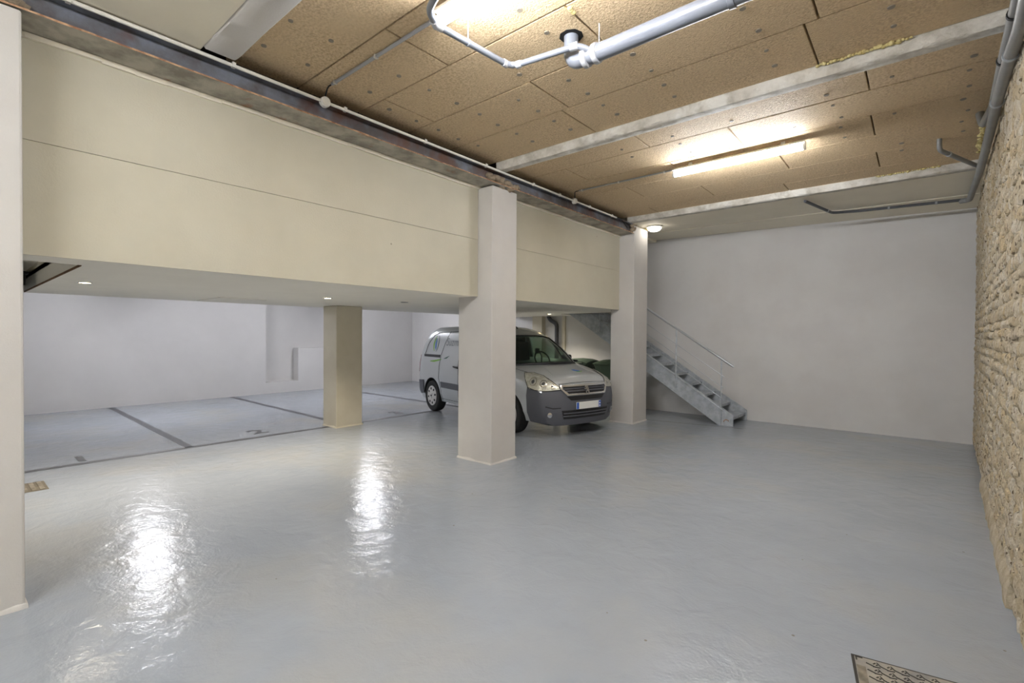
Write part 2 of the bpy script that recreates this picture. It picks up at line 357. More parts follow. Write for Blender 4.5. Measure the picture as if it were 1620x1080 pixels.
discs = [(-3.204, 1.508), (-3.198, 1.791), (-3.627, 1.513), (-3.621, 1.836), (-3.613, 2.379), (-3.209, 2.38), (-3.751, 2.675), (-3.748, 2.986), (-3.195, 2.681), (-3.187, 2.99), (-3.738, 3.258), (-3.75, 3.543), (-3.175, 3.271), (-3.713, 3.803),
         (-1.972, 2.391), (-1.974, 2.686), (-2.453, 2.978), (-2.199, 3.295), (-2.193, 3.581), (-1.635, 3.291), (-1.623, 3.583), (-1.635, 3.855), (-1.643, 4.096), (-2.72, 3.291), (-2.714, 3.567), (-2.195, 3.846), (-3.197, 3.55), (-2.724, 3.833), (-3.181, 4.087), (-2.183, 4.084), (-3.188, 3.832), (-2.705, 4.094), (-2.553, 4.893), (-1.983, 4.903), (-1.406, 4.913), (-1.999, 5.465), (-1.995, 5.149), (-2.566, 5.17), (-.879, 3.273),
         (-.858, 3.576), (-.873, 3.861), (-.871, 4.114), (-.163, 3.85), (-.159, 4.093), (-.636, 4.896), (-.619, 5.147), (-.589, 5.475), (-.195, 4.877), (.266, 5.13), (.284, 5.45), (.26, 5.721), (.307, 6.024), (-.621, 5.729), (-.62, 6.047), (-.175, 6.607), (-.18, 6.857), (-.205, 5.685), (.305, 6.604), (.278, 6.307), (.278, 4.895), (-.969, 5.454)]
dmesh = None
for x, y in discs:
    for a, b, y0, y1, dz, o in boards:
        if a < x < b and y0 < y < y1:
            if dmesh is None:
                d = obj('fixing_washer', MB().lathe([(.026, -.004), (.026, .002), (.02, .004)], n=12), 'washer', o); dmesh = d.data
            else:
                d = bpy.data.objects.new('fixing_washer', dmesh); C.objects.link(d); d.parent = o
            d.location = (x, y, 3.638 + dz); d.rotation_euler = (0, 0, random.random() * 6); s = random.uniform(.55, .85); d.scale = (s, s, 1)
            break

# stone wall: pointing bed with stones bedded in it
bed = MB(); rows = []
NY, NZ = 150, 46
for j in range(NZ + 1):
    z = j / NZ * 3.72; r = []
    for i in range(NY + 1):
        y = -3.6 + 13.5 * i / NY
        d = .022 * noise.noise((y * 4, z * 4, 0)) + .012 * noise.noise((y * 11, z * 11, 5))
        if y < 2.2: d *= .3
        r.append((sx(y) + .012 - d, y, z))
    rows.append(r)
bed.grid(rows)
bed.prism([(sx(-3.6) + .06, -3.6, 0), (sx(9.9) + .06, 9.9, 0), (sx(9.9) + .3, 9.9, 0), (sx(-3.6) + .3, -3.6, 0)], (0, 0, 3.72))
wr = struct('wall_right', bed, 'pointing', smooth=60)
def stone_proto(seed):
    rnd = random.Random(seed); vs = []; n = 8
    base = [(math.cos(2 * PI * k / n + .3), math.sin(2 * PI * k / n + .3)) for k in range(n)]
    rad = [rnd.uniform(.42, .56) for _ in range(n)]
    sq = [1 / max(abs(c), abs(s)) for c, s in base]
    ring = [(base[k][0] * rad[k] * sq[k] ** .75, base[k][1] * rad[k] * sq[k] ** .75) for k in range(n)]
    for (c, s), h in [(p, 0) for p in ring] + [((p[0] * .82 + rnd.uniform(-.03, .03), p[1] * .82 + rnd.uniform(-.03, .03)), .75 + rnd.uniform(-.2, .25)) for p in ring]:
        vs.append((-h, c, s))
    vs.append((-1.0 + rnd.uniform(-.25, .1), rnd.uniform(-.1, .1), rnd.uniform(-.1, .1)))
    fs = [(k, (k + 1) % n, n + (k + 1) % n, n + k) for k in range(n)] + [(n + k, n + (k + 1) % n, 2 * n) for k in range(n)]
    return vs, fs
protos = [stone_proto(i) for i in range(14)]
pm = []
for i, (vs, fs) in enumerate(protos):
    mb = MB().add(vs, fs); me = bpy.data.meshes.new('stone'); me.from_pydata(mb.v, [], mb.f); me.materials.append(M['stone'])
    me.polygons.foreach_set('use_smooth', [True] * len(me.polygons)); me.update(); pm.append(me)
stones = []; z = .03
rs = random.Random(11)
while z < 3.6:
    h = rs.uniform(.06, .125); y = 2.3 + rs.uniform(0, .2)
    while y < 9.8:
        wd = rs.uniform(.07, .26)
        stones.append((y + wd / 2, z + h / 2 + rs.uniform(-.012, .012), wd * rs.uniform(.86, .98), h * rs.uniform(.82, .96), rs.uniform(.006, .02), rs.uniform(-.14, .14), rs.randrange(14)))
        y += wd
    z += h
def size_seen(s):
    d = math.hypot(s[0], s[1] - 1.57); return (s[2] * s[3]) * (sx(s[0]) / d) / d ** 2 * (1 if s[0] > 3.25 else 0)
stones.sort(key=size_seen, reverse=True)
rest = MB()
for i, (y, z, wd, h, d, rot, k) in enumerate(stones):
    if i < 290:
        o = bpy.data.objects.new('stone', pm[k]); C.objects.link(o); o.parent = wr
        o.location = (sx(y) + .006, y, z); o.scale = (d, wd, h); o.rotation_euler = (rot, 0, .033)
    else:
        c, sn = math.cos(rot), math.sin(rot)
        vs = [(sx(y) + .006 + a * d, y + (b * wd * c - e * h * sn), z + (b * wd * sn + e * h * c)) for a, b, e in protos[k][0]]
        rest.add(vs, protos[k][1])
so_ = obj('stones', rest, 'stone', wr, smooth=60, fix=False); so_['kind'] = 'stuff'
pl = MB(); rows = []
for k, (dx, z) in enumerate(((.03, 0), (.028, .06), (.02, .12), (.0, .16))):
    rows.append([(sx(y) - dx - .014 * noise.noise((y * 5, z * 9, 3)), y, z) for y in [4.0 + i * .06 for i in range(53)]])
pl.grid(rows); pl.add([r_[0] for r_ in rows] + [(sx(4.0) + .1, 4.0, .16), (sx(4.0) + .1, 4.0, 0)], [(0, 1, 2, 3, 4, 5)]); rows2 = [[(sx(4.0) - .0, 4.0, 0), rows[0][0]], [(sx(4), 4.0, .1), rows[1][0]]]
obj('footing', pl, 'pointing', wr, smooth=60)

# ------------------------------------------------------------------ pillars
def pillar(x0, x1, y0, y1, z, m, label, skirt=True, loc=None):
    cx, cy = (x0 + x1) / 2, (y0 + y1) / 2
    t = thing('pillar', label, 'pillar', (cx, cy, 0), kind='thing')
    o = obj('shaft', MB().box((x0 - cx, y0 - cy, 0), (x1 - cx, y1 - cy, z)), m, t, bevel=.012)
    if skirt:
        mb = MB(); per = []
        n = 14
        for a, b in (((x0, y0), (x1, y0)), ((x1, y0), (x1, y1)), ((x1, y1), (x0, y1)), ((x0, y1), (x0, y0))):
            per += [(a[0] + (b[0] - a[0]) * i / n, a[1] + (b[1] - a[1]) * i / n) for i in range(n)]
        R = []
        for hh, off in ((0, .012), (1, .006), (1.15, -.004)):
            r = []
            for (x, y) in per + [per[0]]:
                d = Vector((x - cx, y - cy)); q = .5 + .5 * noise.noise((x * 9, y * 9, 1))
                k = 1 + (off * (.5 + q)) / max(abs(d.x), abs(d.y))
                r.append((d.x * k, d.y * k, hh * (.008 + .026 * q)))
            R.append(r)
        mb.grid(R); obj('base_skirt', mb, m, t, smooth=60)
    return t
p1 = pillar(-4.5, -3.876, -.25, .307, 3.376, 'pillar', 'white pillar at the left edge of the picture')
p2 = pillar(-4.517, -3.935, 4.285, 4.745, 3.372, 'pillar', 'white pillar with a plaster clump on top, standing before the van')
p3 = pillar(-4.34, -3.885, 7.945, 8.50, 3.53, 'pillar', 'white pillar between the van and the metal staircase')
p4 = pillar(-7.854, -7.42, 4.262, 4.75, 2.05, 'tan', 'short beige pillar on the parking line under the low soffit')
def lumps(name, pts, m, parent, seed=0, r0=.03, r1=.06):
    bm = bmesh.new(); rnd = random.Random(seed); inv = Vector(parent.location)
    for p in pts:
        r = rnd.uniform(r0, r1)
        g = bmesh.ops.create_icosphere(bm, subdivisions=2, radius=r)
        for v in g['verts']:
            q = v.co.copy(); q = q * (1 + .45 * noise.noise(q * 40 + Vector(p) * 9)); q.z *= .8
            v.co = q + Vector(p) - inv
    me = bpy.data.meshes.new(name); bm.to_mesh(me); bm.free(); me.materials.append(M[m])
    me.polygons.foreach_set('use_smooth', [True] * len(me.polygons))
    o = bpy.data.objects.new(name, me); C.objects.link(o); o.parent = parent; return o
rnd = random.Random(3)
lumps('plaster_clump', [(-3.955 + rnd.uniform(-.02, .03), 4.22 + i * .021, 3.40 + .05 * rnd.random() + (.04 if i < 12 else 0)) for i in range(26)], 'mortar', p2, 1)
lumps('plaster_clump', [(-3.93 + rnd.uniform(-.02, .02), 7.9 + i * .018, 3.43 + .1 * rnd.random()) for i in range(10)], 'mortar', p3, 2, .03, .05)
lumps('foam_bead', [(-3.98 + i * .02, 8.47, 3.545) for i in range(7)], 'foam', p3, 5, .02, .03)
lumps('plaster_clump', [(-3.9 - rnd.random() * .05, -.1 + i * .025, 3.4 + .04 * rnd.random()) for i in range(17)], 'mortar', p1, 4, .03, .05)

# ------------------------------------------------------------------ twin steel beam along the wall
bt = thing('steel_beam', 'long dark rusty steel beam above the cream wall', 'beam', (-4.03, 3.8, 3.385), kind='thing')
def L(mb): mb.v = [(x + 4.03, y - 3.8, z - 3.385) for x, y, z in mb.v]; return mb
Y0, Y1 = -3.4, 7.93
obj('web', L(MB().box((-3.964, Y0, 3.398), (-3.956, Y1, 3.53)).box((-4.124, Y0, 3.398), (-4.116, Y1, 3.53))), 'steel', bt)
obj('top_flange', L(MB().box((-4.04, Y0, 3.53), (-3.882, Y1, 3.546)).box((-4.2, Y0, 3.53), (-4.042, Y1, 3.546))), 'steel', bt)
ff = MB()
n = 120; R = [[], [], [], []]
for i in range(n + 1):
    y = Y0 + (Y1 - Y0) * i / n; e = .004 * noise.noise((y * 6, 0, 0))
    for k, (x, z) in enumerate(((-4.2, 3.386), (-3.884 + e, 3.386), (-3.884 + e, 3.398), (-4.2, 3.398))): R[k].append((x, y, z + (.003 * noise.noise((y * 5, 4, k)) if k in (1, 2) else 0)))
ff.grid([R[0], R[1]], 0).grid([R[1], R[2]], 1).grid([R[2], R[3]], 0)
obj('bottom_flange', L(ff), ['flange', 'rust'], bt, fix=False)

# conduit clipped under the flange, with two junction boxes
ct = thing('conduit', 'long white conduit running along the steel beam', 'conduit', (-3.87, 3, 3.532))
obj('conduit_pipe', MB().tube([(0, -6.3, 0), (0, 4.25, 0)], .0135, 10), 'whiteplastic', ct, smooth=True)
for y in [-1.8, -.9, -.2, .5, 1.4, 2.3, 3.2, 4.1, 5.0, 5.6, 6.4, 7.1]:
    obj('clip', MB().box((-.014, y - 3 - .012, -.016), (.017, y - 3 + .012, .02)).box((-.004, y - 3 - .004, .014), (.004, y - 3 + .004, .03)), 'whiteplastic', ct)
obj('cable_tail', MB().tube(bend([(0, 4.25, 0), (.01, 4.45, -.01), (.02, 4.62, -.12), (.015, 4.66, -.1)], .05), .008, 8), 'black', ct, smooth=True)
def junction(y, label):
    t = thing('junction_box', label, 'junction box', (-3.868, y, 3.53))
    obj('box_body', MB().lathe([(.043, -.022), (.043, .014), (.036, .02)], axis='x', n=20), 'whiteplastic', t, smooth=True)
    obj('box_lid', MB().lathe([(.039, .02), (.037, .026), (.0, .027)], axis='x', n=20), 'whiteplastic', t, smooth=True)
    return t
j1 = junction(2.112, 'round white junction box on the conduit, nearer the camera')
j2 = junction(5.975, 'round white junction box on the conduit, beyond the pillar with plaster')
for k, (y, yt, xe, lab) in enumerate(((2.112, 2.093, -2.33, 'grey cable conduit feeding the tube light above the drain pipe'), (5.975, 5.86, -2.33, 'thin grey cable conduit feeding the tube light past the first joist'))):
    t = thing('cable_conduit', lab, 'conduit', (-3.72, yt, 3.625))
    obj('conduit_pipe', MB().tube([(0, 0, 0), (xe + 3.72, 0, 0)], .013 - .003 * k, 8), 'coupling', t, smooth=True)
    obj('cable', MB().tube(bend([(0, 0, 0), (-.07, 0, 0), (-.145, y - yt, -.05), (-.148, y - yt, -.075)], .03), .006, 8), 'black', t, smooth=True)
    for x in ((.05, .62, 1.25)): obj('clip', MB().box((x - .01, -.015, -.014), (x + .01, .015, .012)), 'whiteplastic', t)

# ------------------------------------------------------------------ concrete joists
def joist(x0, x1, ya, yb, zb, label, m='concrete', n=70):
    loc = ((x0 + x1) / 2, (ya + yb) / 2, zb)
    mb = MB(); sec = [(ya, zb + .14), (ya + .003, zb + .02), (ya + .02, zb), (yb - .02, zb), (yb, zb + .02), (yb, zb + .14)]
    rows = [[] for _ in sec]
    for i in range(n + 1):
        x = x0 + (x1 - x0) * i / n
        for k, (y, z) in enumerate(sec):
            e = .008 * noise.noise((x * 3.1, k * 1.7, ya)) + .004 * noise.noise((x * 11, k * 2.7, ya))
            rows[k].append((x, y + e, z + e * .7))
    mb.grid(rows); mb.add([r[0] for r in rows], [tuple(range(6))]); mb.add([r[-1] for r in rows], [tuple(range(6))])
    t = thing('concrete_joist', label, 'joist', loc, kind='thing')
    o = obj('joist_body', mb, m, t, smooth=50); o.data.transform(Matrix.Translation((-loc[0], -loc[1], -loc[2])))
    return t
q0 = joist(-3.82, .33, 1.185, 1.41, 3.548, 'pale smooth joist at the top left where tan boards begin', 'pillar')
q1 = joist(-3.92, .47, 4.325, 4.465, 3.55, 'mottled concrete joist crossing the middle of the tan ceiling')
q2 = joist(-3.93, .58, 7.755, 7.893, 3.55, 'concrete joist at the far end of the tan boards')
rnd = random.Random(9)
lumps('foam_bead', [(-.62 + i * .022, 4.312 + rnd.uniform(-.006, .006), 3.63 + rnd.uniform(-.004, .004)) for i in range(26)], 'foam', q1, 7, .010, .02)
lumps('foam_bead', [(-.45 + i * .024, 7.745 + .004 * (i % 3), 3.632) for i in range(26)], 'foam', q2, 8, .008, .02)

# ------------------------------------------------------------------ lights
def tube_light(loc, length, label, em, rz=0, energy=None):
    t = thing('tube_light', label, 'light', loc, rz)
    h = length / 2
    obj('housing', MB().box((-h, -.05, -.05), (h, .05, -.03)), 'whiteplastic', t, bevel=.004)
    for x in (-h * .7, h * .7): obj('bracket', MB().box((x - .02, -.012, -.035), (x + .02, .012, .014)), 'whiteplastic', t)
    prof = [(.034 * math.sin(a), -.082 + .034 * math.cos(a)) for a in [math.radians(25 + 310 * i / 14) for i in range(15)]]
    obj('diffuser', MB().prism([(-h + .02, y, z) for y, z in prof], (2 * h - .04, 0, 0)), em, t, smooth=True)
    for s in (-1, 1): obj('end_cap', MB().prism([(s * h, y * 1.08, -.082 + (z + .082) * 1.08) for y, z in prof], (-s * .022, 0, 0)), 'whiteplastic', t)
    return t
tube_light((-1.625, 5.78, 3.625), 1.4, 'lit white tube light between the two concrete joists', 'tube')
tube_light((-1.59, 2.04, 3.625), 1.5, 'lit white tube light cut by the top edge above the bent pipe', 'tube')
tube_light((-1.62, -1.3, 3.54), 1.5, 'added unseen tube light just behind the camera, brightening the room', 'tube')  # added out of view to lift the overall brightness
tube_light((-1.62, -2.7, 3.54), 1.5, 'added unseen tube light near the front wall, brightening the room', 'tube')  # second added fixture out of view, also for general brightness
tube_light((-10.65, 2.5, 2.70), 1.5, 'lit tube light over the first parking bay', 'baytube')
tube_light((-10.65, 6.9, 2.70), 1.5, 'lit tube light over the third parking bay', 'baytube')
t = thing('globe_light', 'round lit ceiling light behind the far white pillar', 'light', (-3.70, 8.36, 3.56))
obj('light_base', MB().lathe([(.135, 0), (.135, -.022), (.125, -.026)], n=28), 'whiteplastic', t, smooth=True)
obj('globe', MB().lathe([(.125, -.02), (.12, -.045), (.1, -.07), (.06, -.088), (.001, -.094)], n=28), 'globe', t, smooth=True)
def downlight(x, y, label):
    t = thing('downlight', label, 'light', (x, y, 2.05))
    obj('trim_ring', MB().lathe([(.044, -.006), (.056, -.006), (.058, 0), (.044, 0)], n=24, cap=False), 'chrome', t, smooth=True)
    obj('lens', MB().lathe([(.044, -.004), (.001, -.004)], n=24, cap=False), 'spotdisc', t)
    ld = bpy.data.lights.new('downlight_lamp', 'SPOT'); ld.energy = SPOT_W; ld.color = (1, .9, .74); ld.spot_size = math.radians(125); ld.spot_blend = .8; ld.shadow_soft_size = .04
    lo = bpy.data.objects.new('downlight_lamp', ld); C.objects.link(lo); lo.location = (0, 0, -.015); lo.parent = t
downlight(-6.12, .90, 'recessed warm downlight nearest the left pillar')
downlight(-6.02, 3.33, 'recessed warm downlight in front of the short beige pillar')
downlight(-6.28, 8.72, 'recessed warm downlight above the silver van')
t = thing('downlight', 'small unlit downlight between the short beige pillar and the van', 'light', (-5.82, 4.43, 2.05))
obj('trim_ring', MB().lathe([(.044, -.006), (.056, -.006), (.058, 0), (.044, 0)], n=24, cap=False), 'pvc2', t, smooth=True)
obj('lens', MB().lathe([(.044, -.003), (.001, -.003)], n=24, cap=False), 'trimgrey', t)

# ------------------------------------------------------------------ pipes
t = thing('drain_pipe', 'thick grey plastic drain pipe under the tan ceiling boards', 'pipe', (-1.87, 2.83, 3.45))
obj('elbow', MB().tube(bend([(0, 0, .22), (0, 0, 0), (.19, 0, 0)], .085), .05, 20), 'pvc', t, smooth=True)
obj('pipe', MB().tube([(.16, 0, 0), (2.15, .03, .01)], .055, 24), 'pvc', t, smooth=True)
for x in (.12, .2): obj('collar', MB().lathe([(.052, x - .02), (.064, x - .016), (.066, x), (.064, x + .016), (.052, x + .02)], axis='x', n=24), 'coupling', t, smooth=True)
for x in (1.05, 2.0): obj('collar', MB().lathe([(.054, x - .02), (.061, x - .016), (.061, x + .016), (.054, x + .02)], (0, x * .014, .004), axis='x', n=24), 'pvc', t, smooth=True)
obj('hanger_rod', MB().tube([(.22, 0, .05), (.22, 0, .19)], .004, 6), 'coupling', t)
obj('pipe_opening', MB().lathe([(.045, .186), (.082, .187), (.086, .192)], n=9, cap=False).lathe([(.08, .186), (.001, .186)], n=9, cap=False), 'darkhole', t)
lumps('foam_bead', [(-1.72, 2.60, 3.637), (-1.72, 2.625, 3.636), (-1.715, 2.575, 3.637)], 'foam', t, 12, .012, .02)
t = thing('waste_pipe', 'thin bent grey pipe with white couplings beside the drain pipe', 'pipe', (-2.26, 2.6, 3.466))
pth = [(.75, -1.0, .05), (.02, -.73, .02), (-.04, -.62, .01), (.02, -.02, .005), (.06, .02, .0), (.50, .150, .035), (.56, .2, .0)]
obj('pipe', MB().tube(bend(pth, .05), .0205, 14), 'pvc', t, smooth=True)
P_ = [Vector(p) for p in pth]
for a, b, f, ln in ((1, 2, .9, .05), (2, 3, .04, .05), (2, 3, .97, .04), (4, 5, .06, .04), (4, 5, .93, .06)):
    p = P_[a].lerp(P_[b], f); d = (P_[b] - P_[a]).normalized() * ln / 2
    obj('coupling', MB().tube([p - d, p - d * .9, p + d * .9, p + d], [.021, .0255, .0255, .021], 14), 'coupling', t, smooth=True)
pm_ = P_[2].lerp(P_[3], .42); obj('hanger', MB().tube([pm_ + Vector((0, 0, .02)), pm_ + Vector((0, 0, .15))], .004, 6).tube([pm_ - Vector((0, .006, .0)), pm_ + Vector((0, .006, 0))], .024, 12), 'pvc', t)

def wpipe(name, label, pts, r, m, bnd=.08, rings=(), ringm='darkpipe', n=14):
    o = pts[0]; t = thing(name, label, 'pipe', o)
    q = [Vector(p) - Vector(o) for p in pts]
    obj('pipe', MB().tube(bend(q, bnd), r, n), m, t, smooth=True)
    for i, f in rings:
        p = q[i].lerp(q[i + 1], f); d = (q[i + 1] - q[i]).normalized() * .012
        obj('pipe_clip', MB().tube([p - d, p + d], r * 1.22, n), ringm, t, smooth=True)
    return t
wpipe('ceiling_pipe', 'grey pipe high on the stone wall ending at the foam patch', [(.35, 2.0, 3.5), (.404, 3.98, 3.5), (.418, 4.72, 3.5), (.442, 5.65, 3.5), (.413, 6.11, 3.505), (.395, 6.16, 3.63)], .032, 'pvc2', .05, ((2, .05), (1, .2)), 'black')
wpipe('wall_pipe', 'long light grey pipe on the stone wall turning along the back wall', [(.33, 2.0, 3.23), (.395, 3.76, 3.25), (.398, 4.1, 3.28), (.415, 4.95, 3.33), (.462, 6.6, 3.38), (.482, 7.45, 3.41), (.49, 9.0, 3.445), (.4, 9.05, 3.45)], .034, 'pvc2', .05, ((2, .1), (3, .1)), 'galv')
wpipe('back_pipe', 'thin dark grey pipe along the back wall below the cream ceiling', [(.44, 9.04, 3.462), (-.72, 8.93, 3.475), (-1.05, 8.84, 3.48), (-1.27, 7.93, 3.50)], .02, 'darkpipe', .06, ((0, .25), (0, .7), (2, .2)), 'coupling')
wpipe('branch_pipe', 'short grey pipe dropping from the boards and joining the wall pipe', [(.13, 6.72, 3.66), (.13, 6.74, 3.53), (.45, 7.33, 3.46)], .022, 'pvc2', .05, ((1, .25),), 'coupling')
fo = thing('foam_patch', 'yellow foam blob where the wall pipe passes the boards', 'foam', (.43, 6.1, 3.6))
lumps('foam_body', [(.425 + .014 * math.sin(i * 2.1) + .002 * i, 6.16 + .048 * i, 3.615 - .01 * (i % 4)) for i in range(24)], 'foam', fo, 6, .014, .026)
t = thing('waste_stack', 'dark grey waste pipe dropping behind the van to the floor', 'pipe', (-6.79, 9.74, 0))
obj('pipe', MB().tube(bend([(-.26, .02, 2.05), (-.24, .02, 1.97), (0, 0, 1.86), (0, 0, 1.7)], .09) + [Vector((0, 0, 0))], .05, 16), 'darkpipe', t, smooth=True)
obj('collar', MB().lathe([(.05, 1.34), (.057, 1.345), (.057, 1.40), (.05, 1.405)], n=16), 'darkpipe', t, smooth=True)
struct('trim_1', MB().box((-7.5, 9.68, 0), (-7.2, 9.86, 2.05)), 'tan', bevel=.008)
struct('trim_2', MB().box((-6.66, 9.78, 0), (-6.58, 9.84, 2.05)), 'tan', bevel=.008)

# ------------------------------------------------------------------ floor markings, cover, drain
def flat(name, pts, m, z=.0022):
    mb = MB(); mb.prism([(x, y, .0003) for x, y in pts], (0, 0, z)); return obj(name, mb, m, fl)
flat('parking_line', [(-7.71, -.6), (-7.60, -.6), (-7.60, 6.6), (-7.71, 6.6)], 'line')
for y0, y1, x1 in ((2.165, 2.285, -12.97), (4.5, 4.63, -13.03), (7.29, 7.36, -13.1)):
    flat('parking_line', [(-7.66, y0), (-7.66, y0 + .10), (x1 + .02, y1 + .07), (x1 + .02, y1 - .03)], 'line')
flat('floor_joint', [(-3.9, 8.58), (-3.9, 8.593), (-3.2, 8.70), (-2.3, 8.84), (-2.3, 8.83), (-3.2, 8.688)], 'castdark', .001)
for ch, x, y in (('1', -7.80, 1.0), ('2', -7.93, 3.15), ('3', -7.86, 5.80)):
    cu = bpy.data.curves.new('bay_number', 'FONT'); cu.body = ch; cu.size = .48; cu.extrude = .001; cu.offset = .012; cu.materials.append(M['line'])
    o = bpy.data.objects.new('bay_number', cu); C.objects.link(o); o.parent = fl; o.location = (x, y, .0016); o.rotation_euler = (0, 0, PI / 2)
    o['label'] = 'grey painted bay number ' + ch
cv = thing('manhole_cover', 'cast iron inspection cover with tread pattern set in the floor', 'cover', (-.241, 2.91, 0), math.radians(10))
obj('cover_frame', MB().box((0, -.62, -.01), (.62, 0, .003)), 'castdark', cv)
obj('cover_plate', MB().box((.012, -.608, 0), (.608, -.012, .006)), 'cast', cv, bevel=.002, seg=1)
obj('lift_slot', MB().box((.015, -.28, .005), (.05, -.09, .0072)), 'grate2', cv)
gr = MB(); cs = .054
def bar(mb, cx, cy, ln, wd, ang, z0=.005, z1=.0078):
    c, s = math.cos(ang), math.sin(ang)
    mb.prism([(cx + u * c - v * s, cy + u * s + v * c, z0) for u, v in ((-ln / 2, -wd / 2), (ln / 2, -wd / 2), (ln / 2, wd / 2), (-ln / 2, wd / 2))], (0, 0, z1 - z0))
for i in range(10):
    for j in range(10):
        x = .085 + i * cs; y = -.06 - j * cs
        bar(gr, x - .014, y, .034, .006, -.5); bar(gr, x + .010, y - .008, .030, .006, .12)
        bar(gr, x + .004, y + .018, .014, .005, .9); bar(gr, x + .013, y + .011, .011, .005, .9); bar(gr, x + .020, y + .020, .024, .005, -1.1)
for p in (((.03, -.02), .03, 0), ((.019, -.032), .03, PI / 2)): bar(gr, p[0][0], p[0][1], p[1], .007, p[2])
o = obj('tread_bars', gr, 'castdark', cv); o['kind'] = 'stuff'
dg = thing('floor_grate', 'worn metal drain grate in the floor next to the left pillar', 'grate', (-6.86, .2, 0))
obj('grate_frame', MB().box((-.2, -.6, -.01), (.2, .5, .003)), 'grate', dg)
for i in range(18): obj('grate_bar', MB().box((-.18, -.58 + i * .06, .002), (.18, -.545 + i * .06, .007)), 'grate2', dg)

# ------------------------------------------------------------------ staircase
st = thing('metal_staircase', 'galvanised metal staircase climbing left along the white back wall', 'staircase', (-2.47, 8.93, 0))
X0 = -2.47
def stz(x): return .187 + .643 * (-x)       # top edge of the stringer in local x (x <= 0)
XE = -4.1
for y in (0, .865):
    mb = MB().prism([(0, y, 0), (0, y, .187), (XE, y, stz(XE)), (XE, y, stz(XE) - .342), (-.255, y, 0)], (0, .012, 0))
    mb.prism([(0, y + .012, .187), (XE, y + .012, stz(XE)), (XE, y + .012, stz(XE) - .008), (0, y + .012, .179)], (0, .035, 0))
    obj('stringer', mb, 'galv', st, bevel=.002, seg=1)
tread = MB().box((-.27, .014, -.004), (0, .862, 0)).box((-.004, .014, -.045), (0, .862, -.004)).box((-.27, .014, -.03), (-.266, .862, -.004)).box((-.27, .014, -.055), (0, .018, -.004)).box((-.27, .858, -.055), (0, .862, -.004))
tm = None
for i in range(15):
    if tm is None:
        o = obj('tread', tread, 'galv', st, bevel=.002, seg=1); tm = o
    else:
        o = tm.copy(); C.objects.link(o)
    o.location = (-.02 - i * .2715, 0, .15 + i * .1765)
hr = lambda x: 1.045 + .662 * (-x)
obj('handrail', MB().tube([(.0, -.012, hr(0)), (XE, -.012, hr(XE))], .021, 14), 'inox', st, smooth=True)
for k, dz in enumerate((.0, .2, .4, .597)):
    obj('rail_rod', MB().tube([(-.155, -.02, .861 - dz), (XE, -.02, .861 - dz + .655 * (-XE - .155))], .0065, 8), 'inox', st, smooth=True)
for i in range(5):
    x = -.205 - i * .817
    z0 = stz(x) - .24 if i else .03
    p = obj('post', MB().tube([(x, -.012, z0), (x, -.012, hr(x) - .05), (x, -.012, hr(x) - .035)], [.0125, .0125, .007], 10).tube([(x, -.012, hr(x) - .04), (x, -.012, hr(x) - .015)], .006, 8), 'galv', st, smooth=True)
    obj('post_plate', MB().box((x - .05, -.006, stz(x) - .17), (x + .05, 0, stz(x) - .07)), 'galv', p)
obj('rust_stain', MB().tube([(-.16, -.003, .07), (-.145, -.003, .1), (-.115, -.003, .112), (-.085, -.003, .1), (-.075, -.003, .085)], .008, 6), 'rust', st)

# ------------------------------------------------------------------ wheelie bins
def wheelie(loc, rz, label, m):
    t = thing('wheelie_bin', label, 'bin', loc, rz, None)
    b = MB(); sec = []
    for z, wx, wy in ((.06, .22, .26), (.09, .23, .27), (.9, .275, .345), (.93, .29, .36), (.975, .29, .36)):
        sec.append([(sx_ * wx + (0), sy_ * wy, z) for sx_, sy_ in ((-1, -.9), (-.9, -1), (.9, -1), (1, -.9), (1, .9), (.9, 1), (-.9, 1), (-1, .9), (-1, -.9))])
    b.grid(sec); b.add(sec[0][:8], [tuple(range(8))]); b.add(sec[-1][:8], [tuple(range(8))])
    obj('bin_body', b, m, t, smooth=30)
    lr = []
    for u in [i / 8 for i in range(9)]:
        y = -.375 + .75 * u; hh = .985 + .075 * math.sin(PI * (u * .8 + .12))
        lr.append([(-.305, y, .968), (-.3, y, hh - .03), (-.2, y, hh), (0, y, hh + .012), (.2, y, hh), (.3, y, hh - .03), (.305, y, .968)])
    l = MB().grid(lr); l.add(lr[0], [tuple(range(7))]); l.add(lr[-1], [tuple(range(7))])
    lid = obj('lid', l, m, t, smooth=50)
    obj('lid_handle', MB().box((-.2, -.41, .972), (.2, -.37, .992)), m, lid, bevel=.008)
    obj('hinge_bar', MB().tube([(-.27, .385, .96), (.27, .385, .96)], .016, 8), m, t, smooth=True)
    for s in (-1, 1): obj('wheel', MB().lathe([(.05, -.025), (.1, -.025), (.1, .025), (.05, .025)], (s * .25, .27, .1), axis='x', n=18), 'black', t, smooth=True)
    obj('label_strip', MB().box((-.12, -.352, .62), (.12, -.335, .65)).box((-.12, -.35, .57), (.12, -.33, .595)), 'plate', t)
    return t
wheelie((-5.78, 9.32, 0), .05, 'dark green wheelie bin behind the van bonnet', 'bin')
wheelie((-4.99, 9.30, 0), -.03, 'green wheelie bin with white stripes tucked under the stairs', 'bin2')

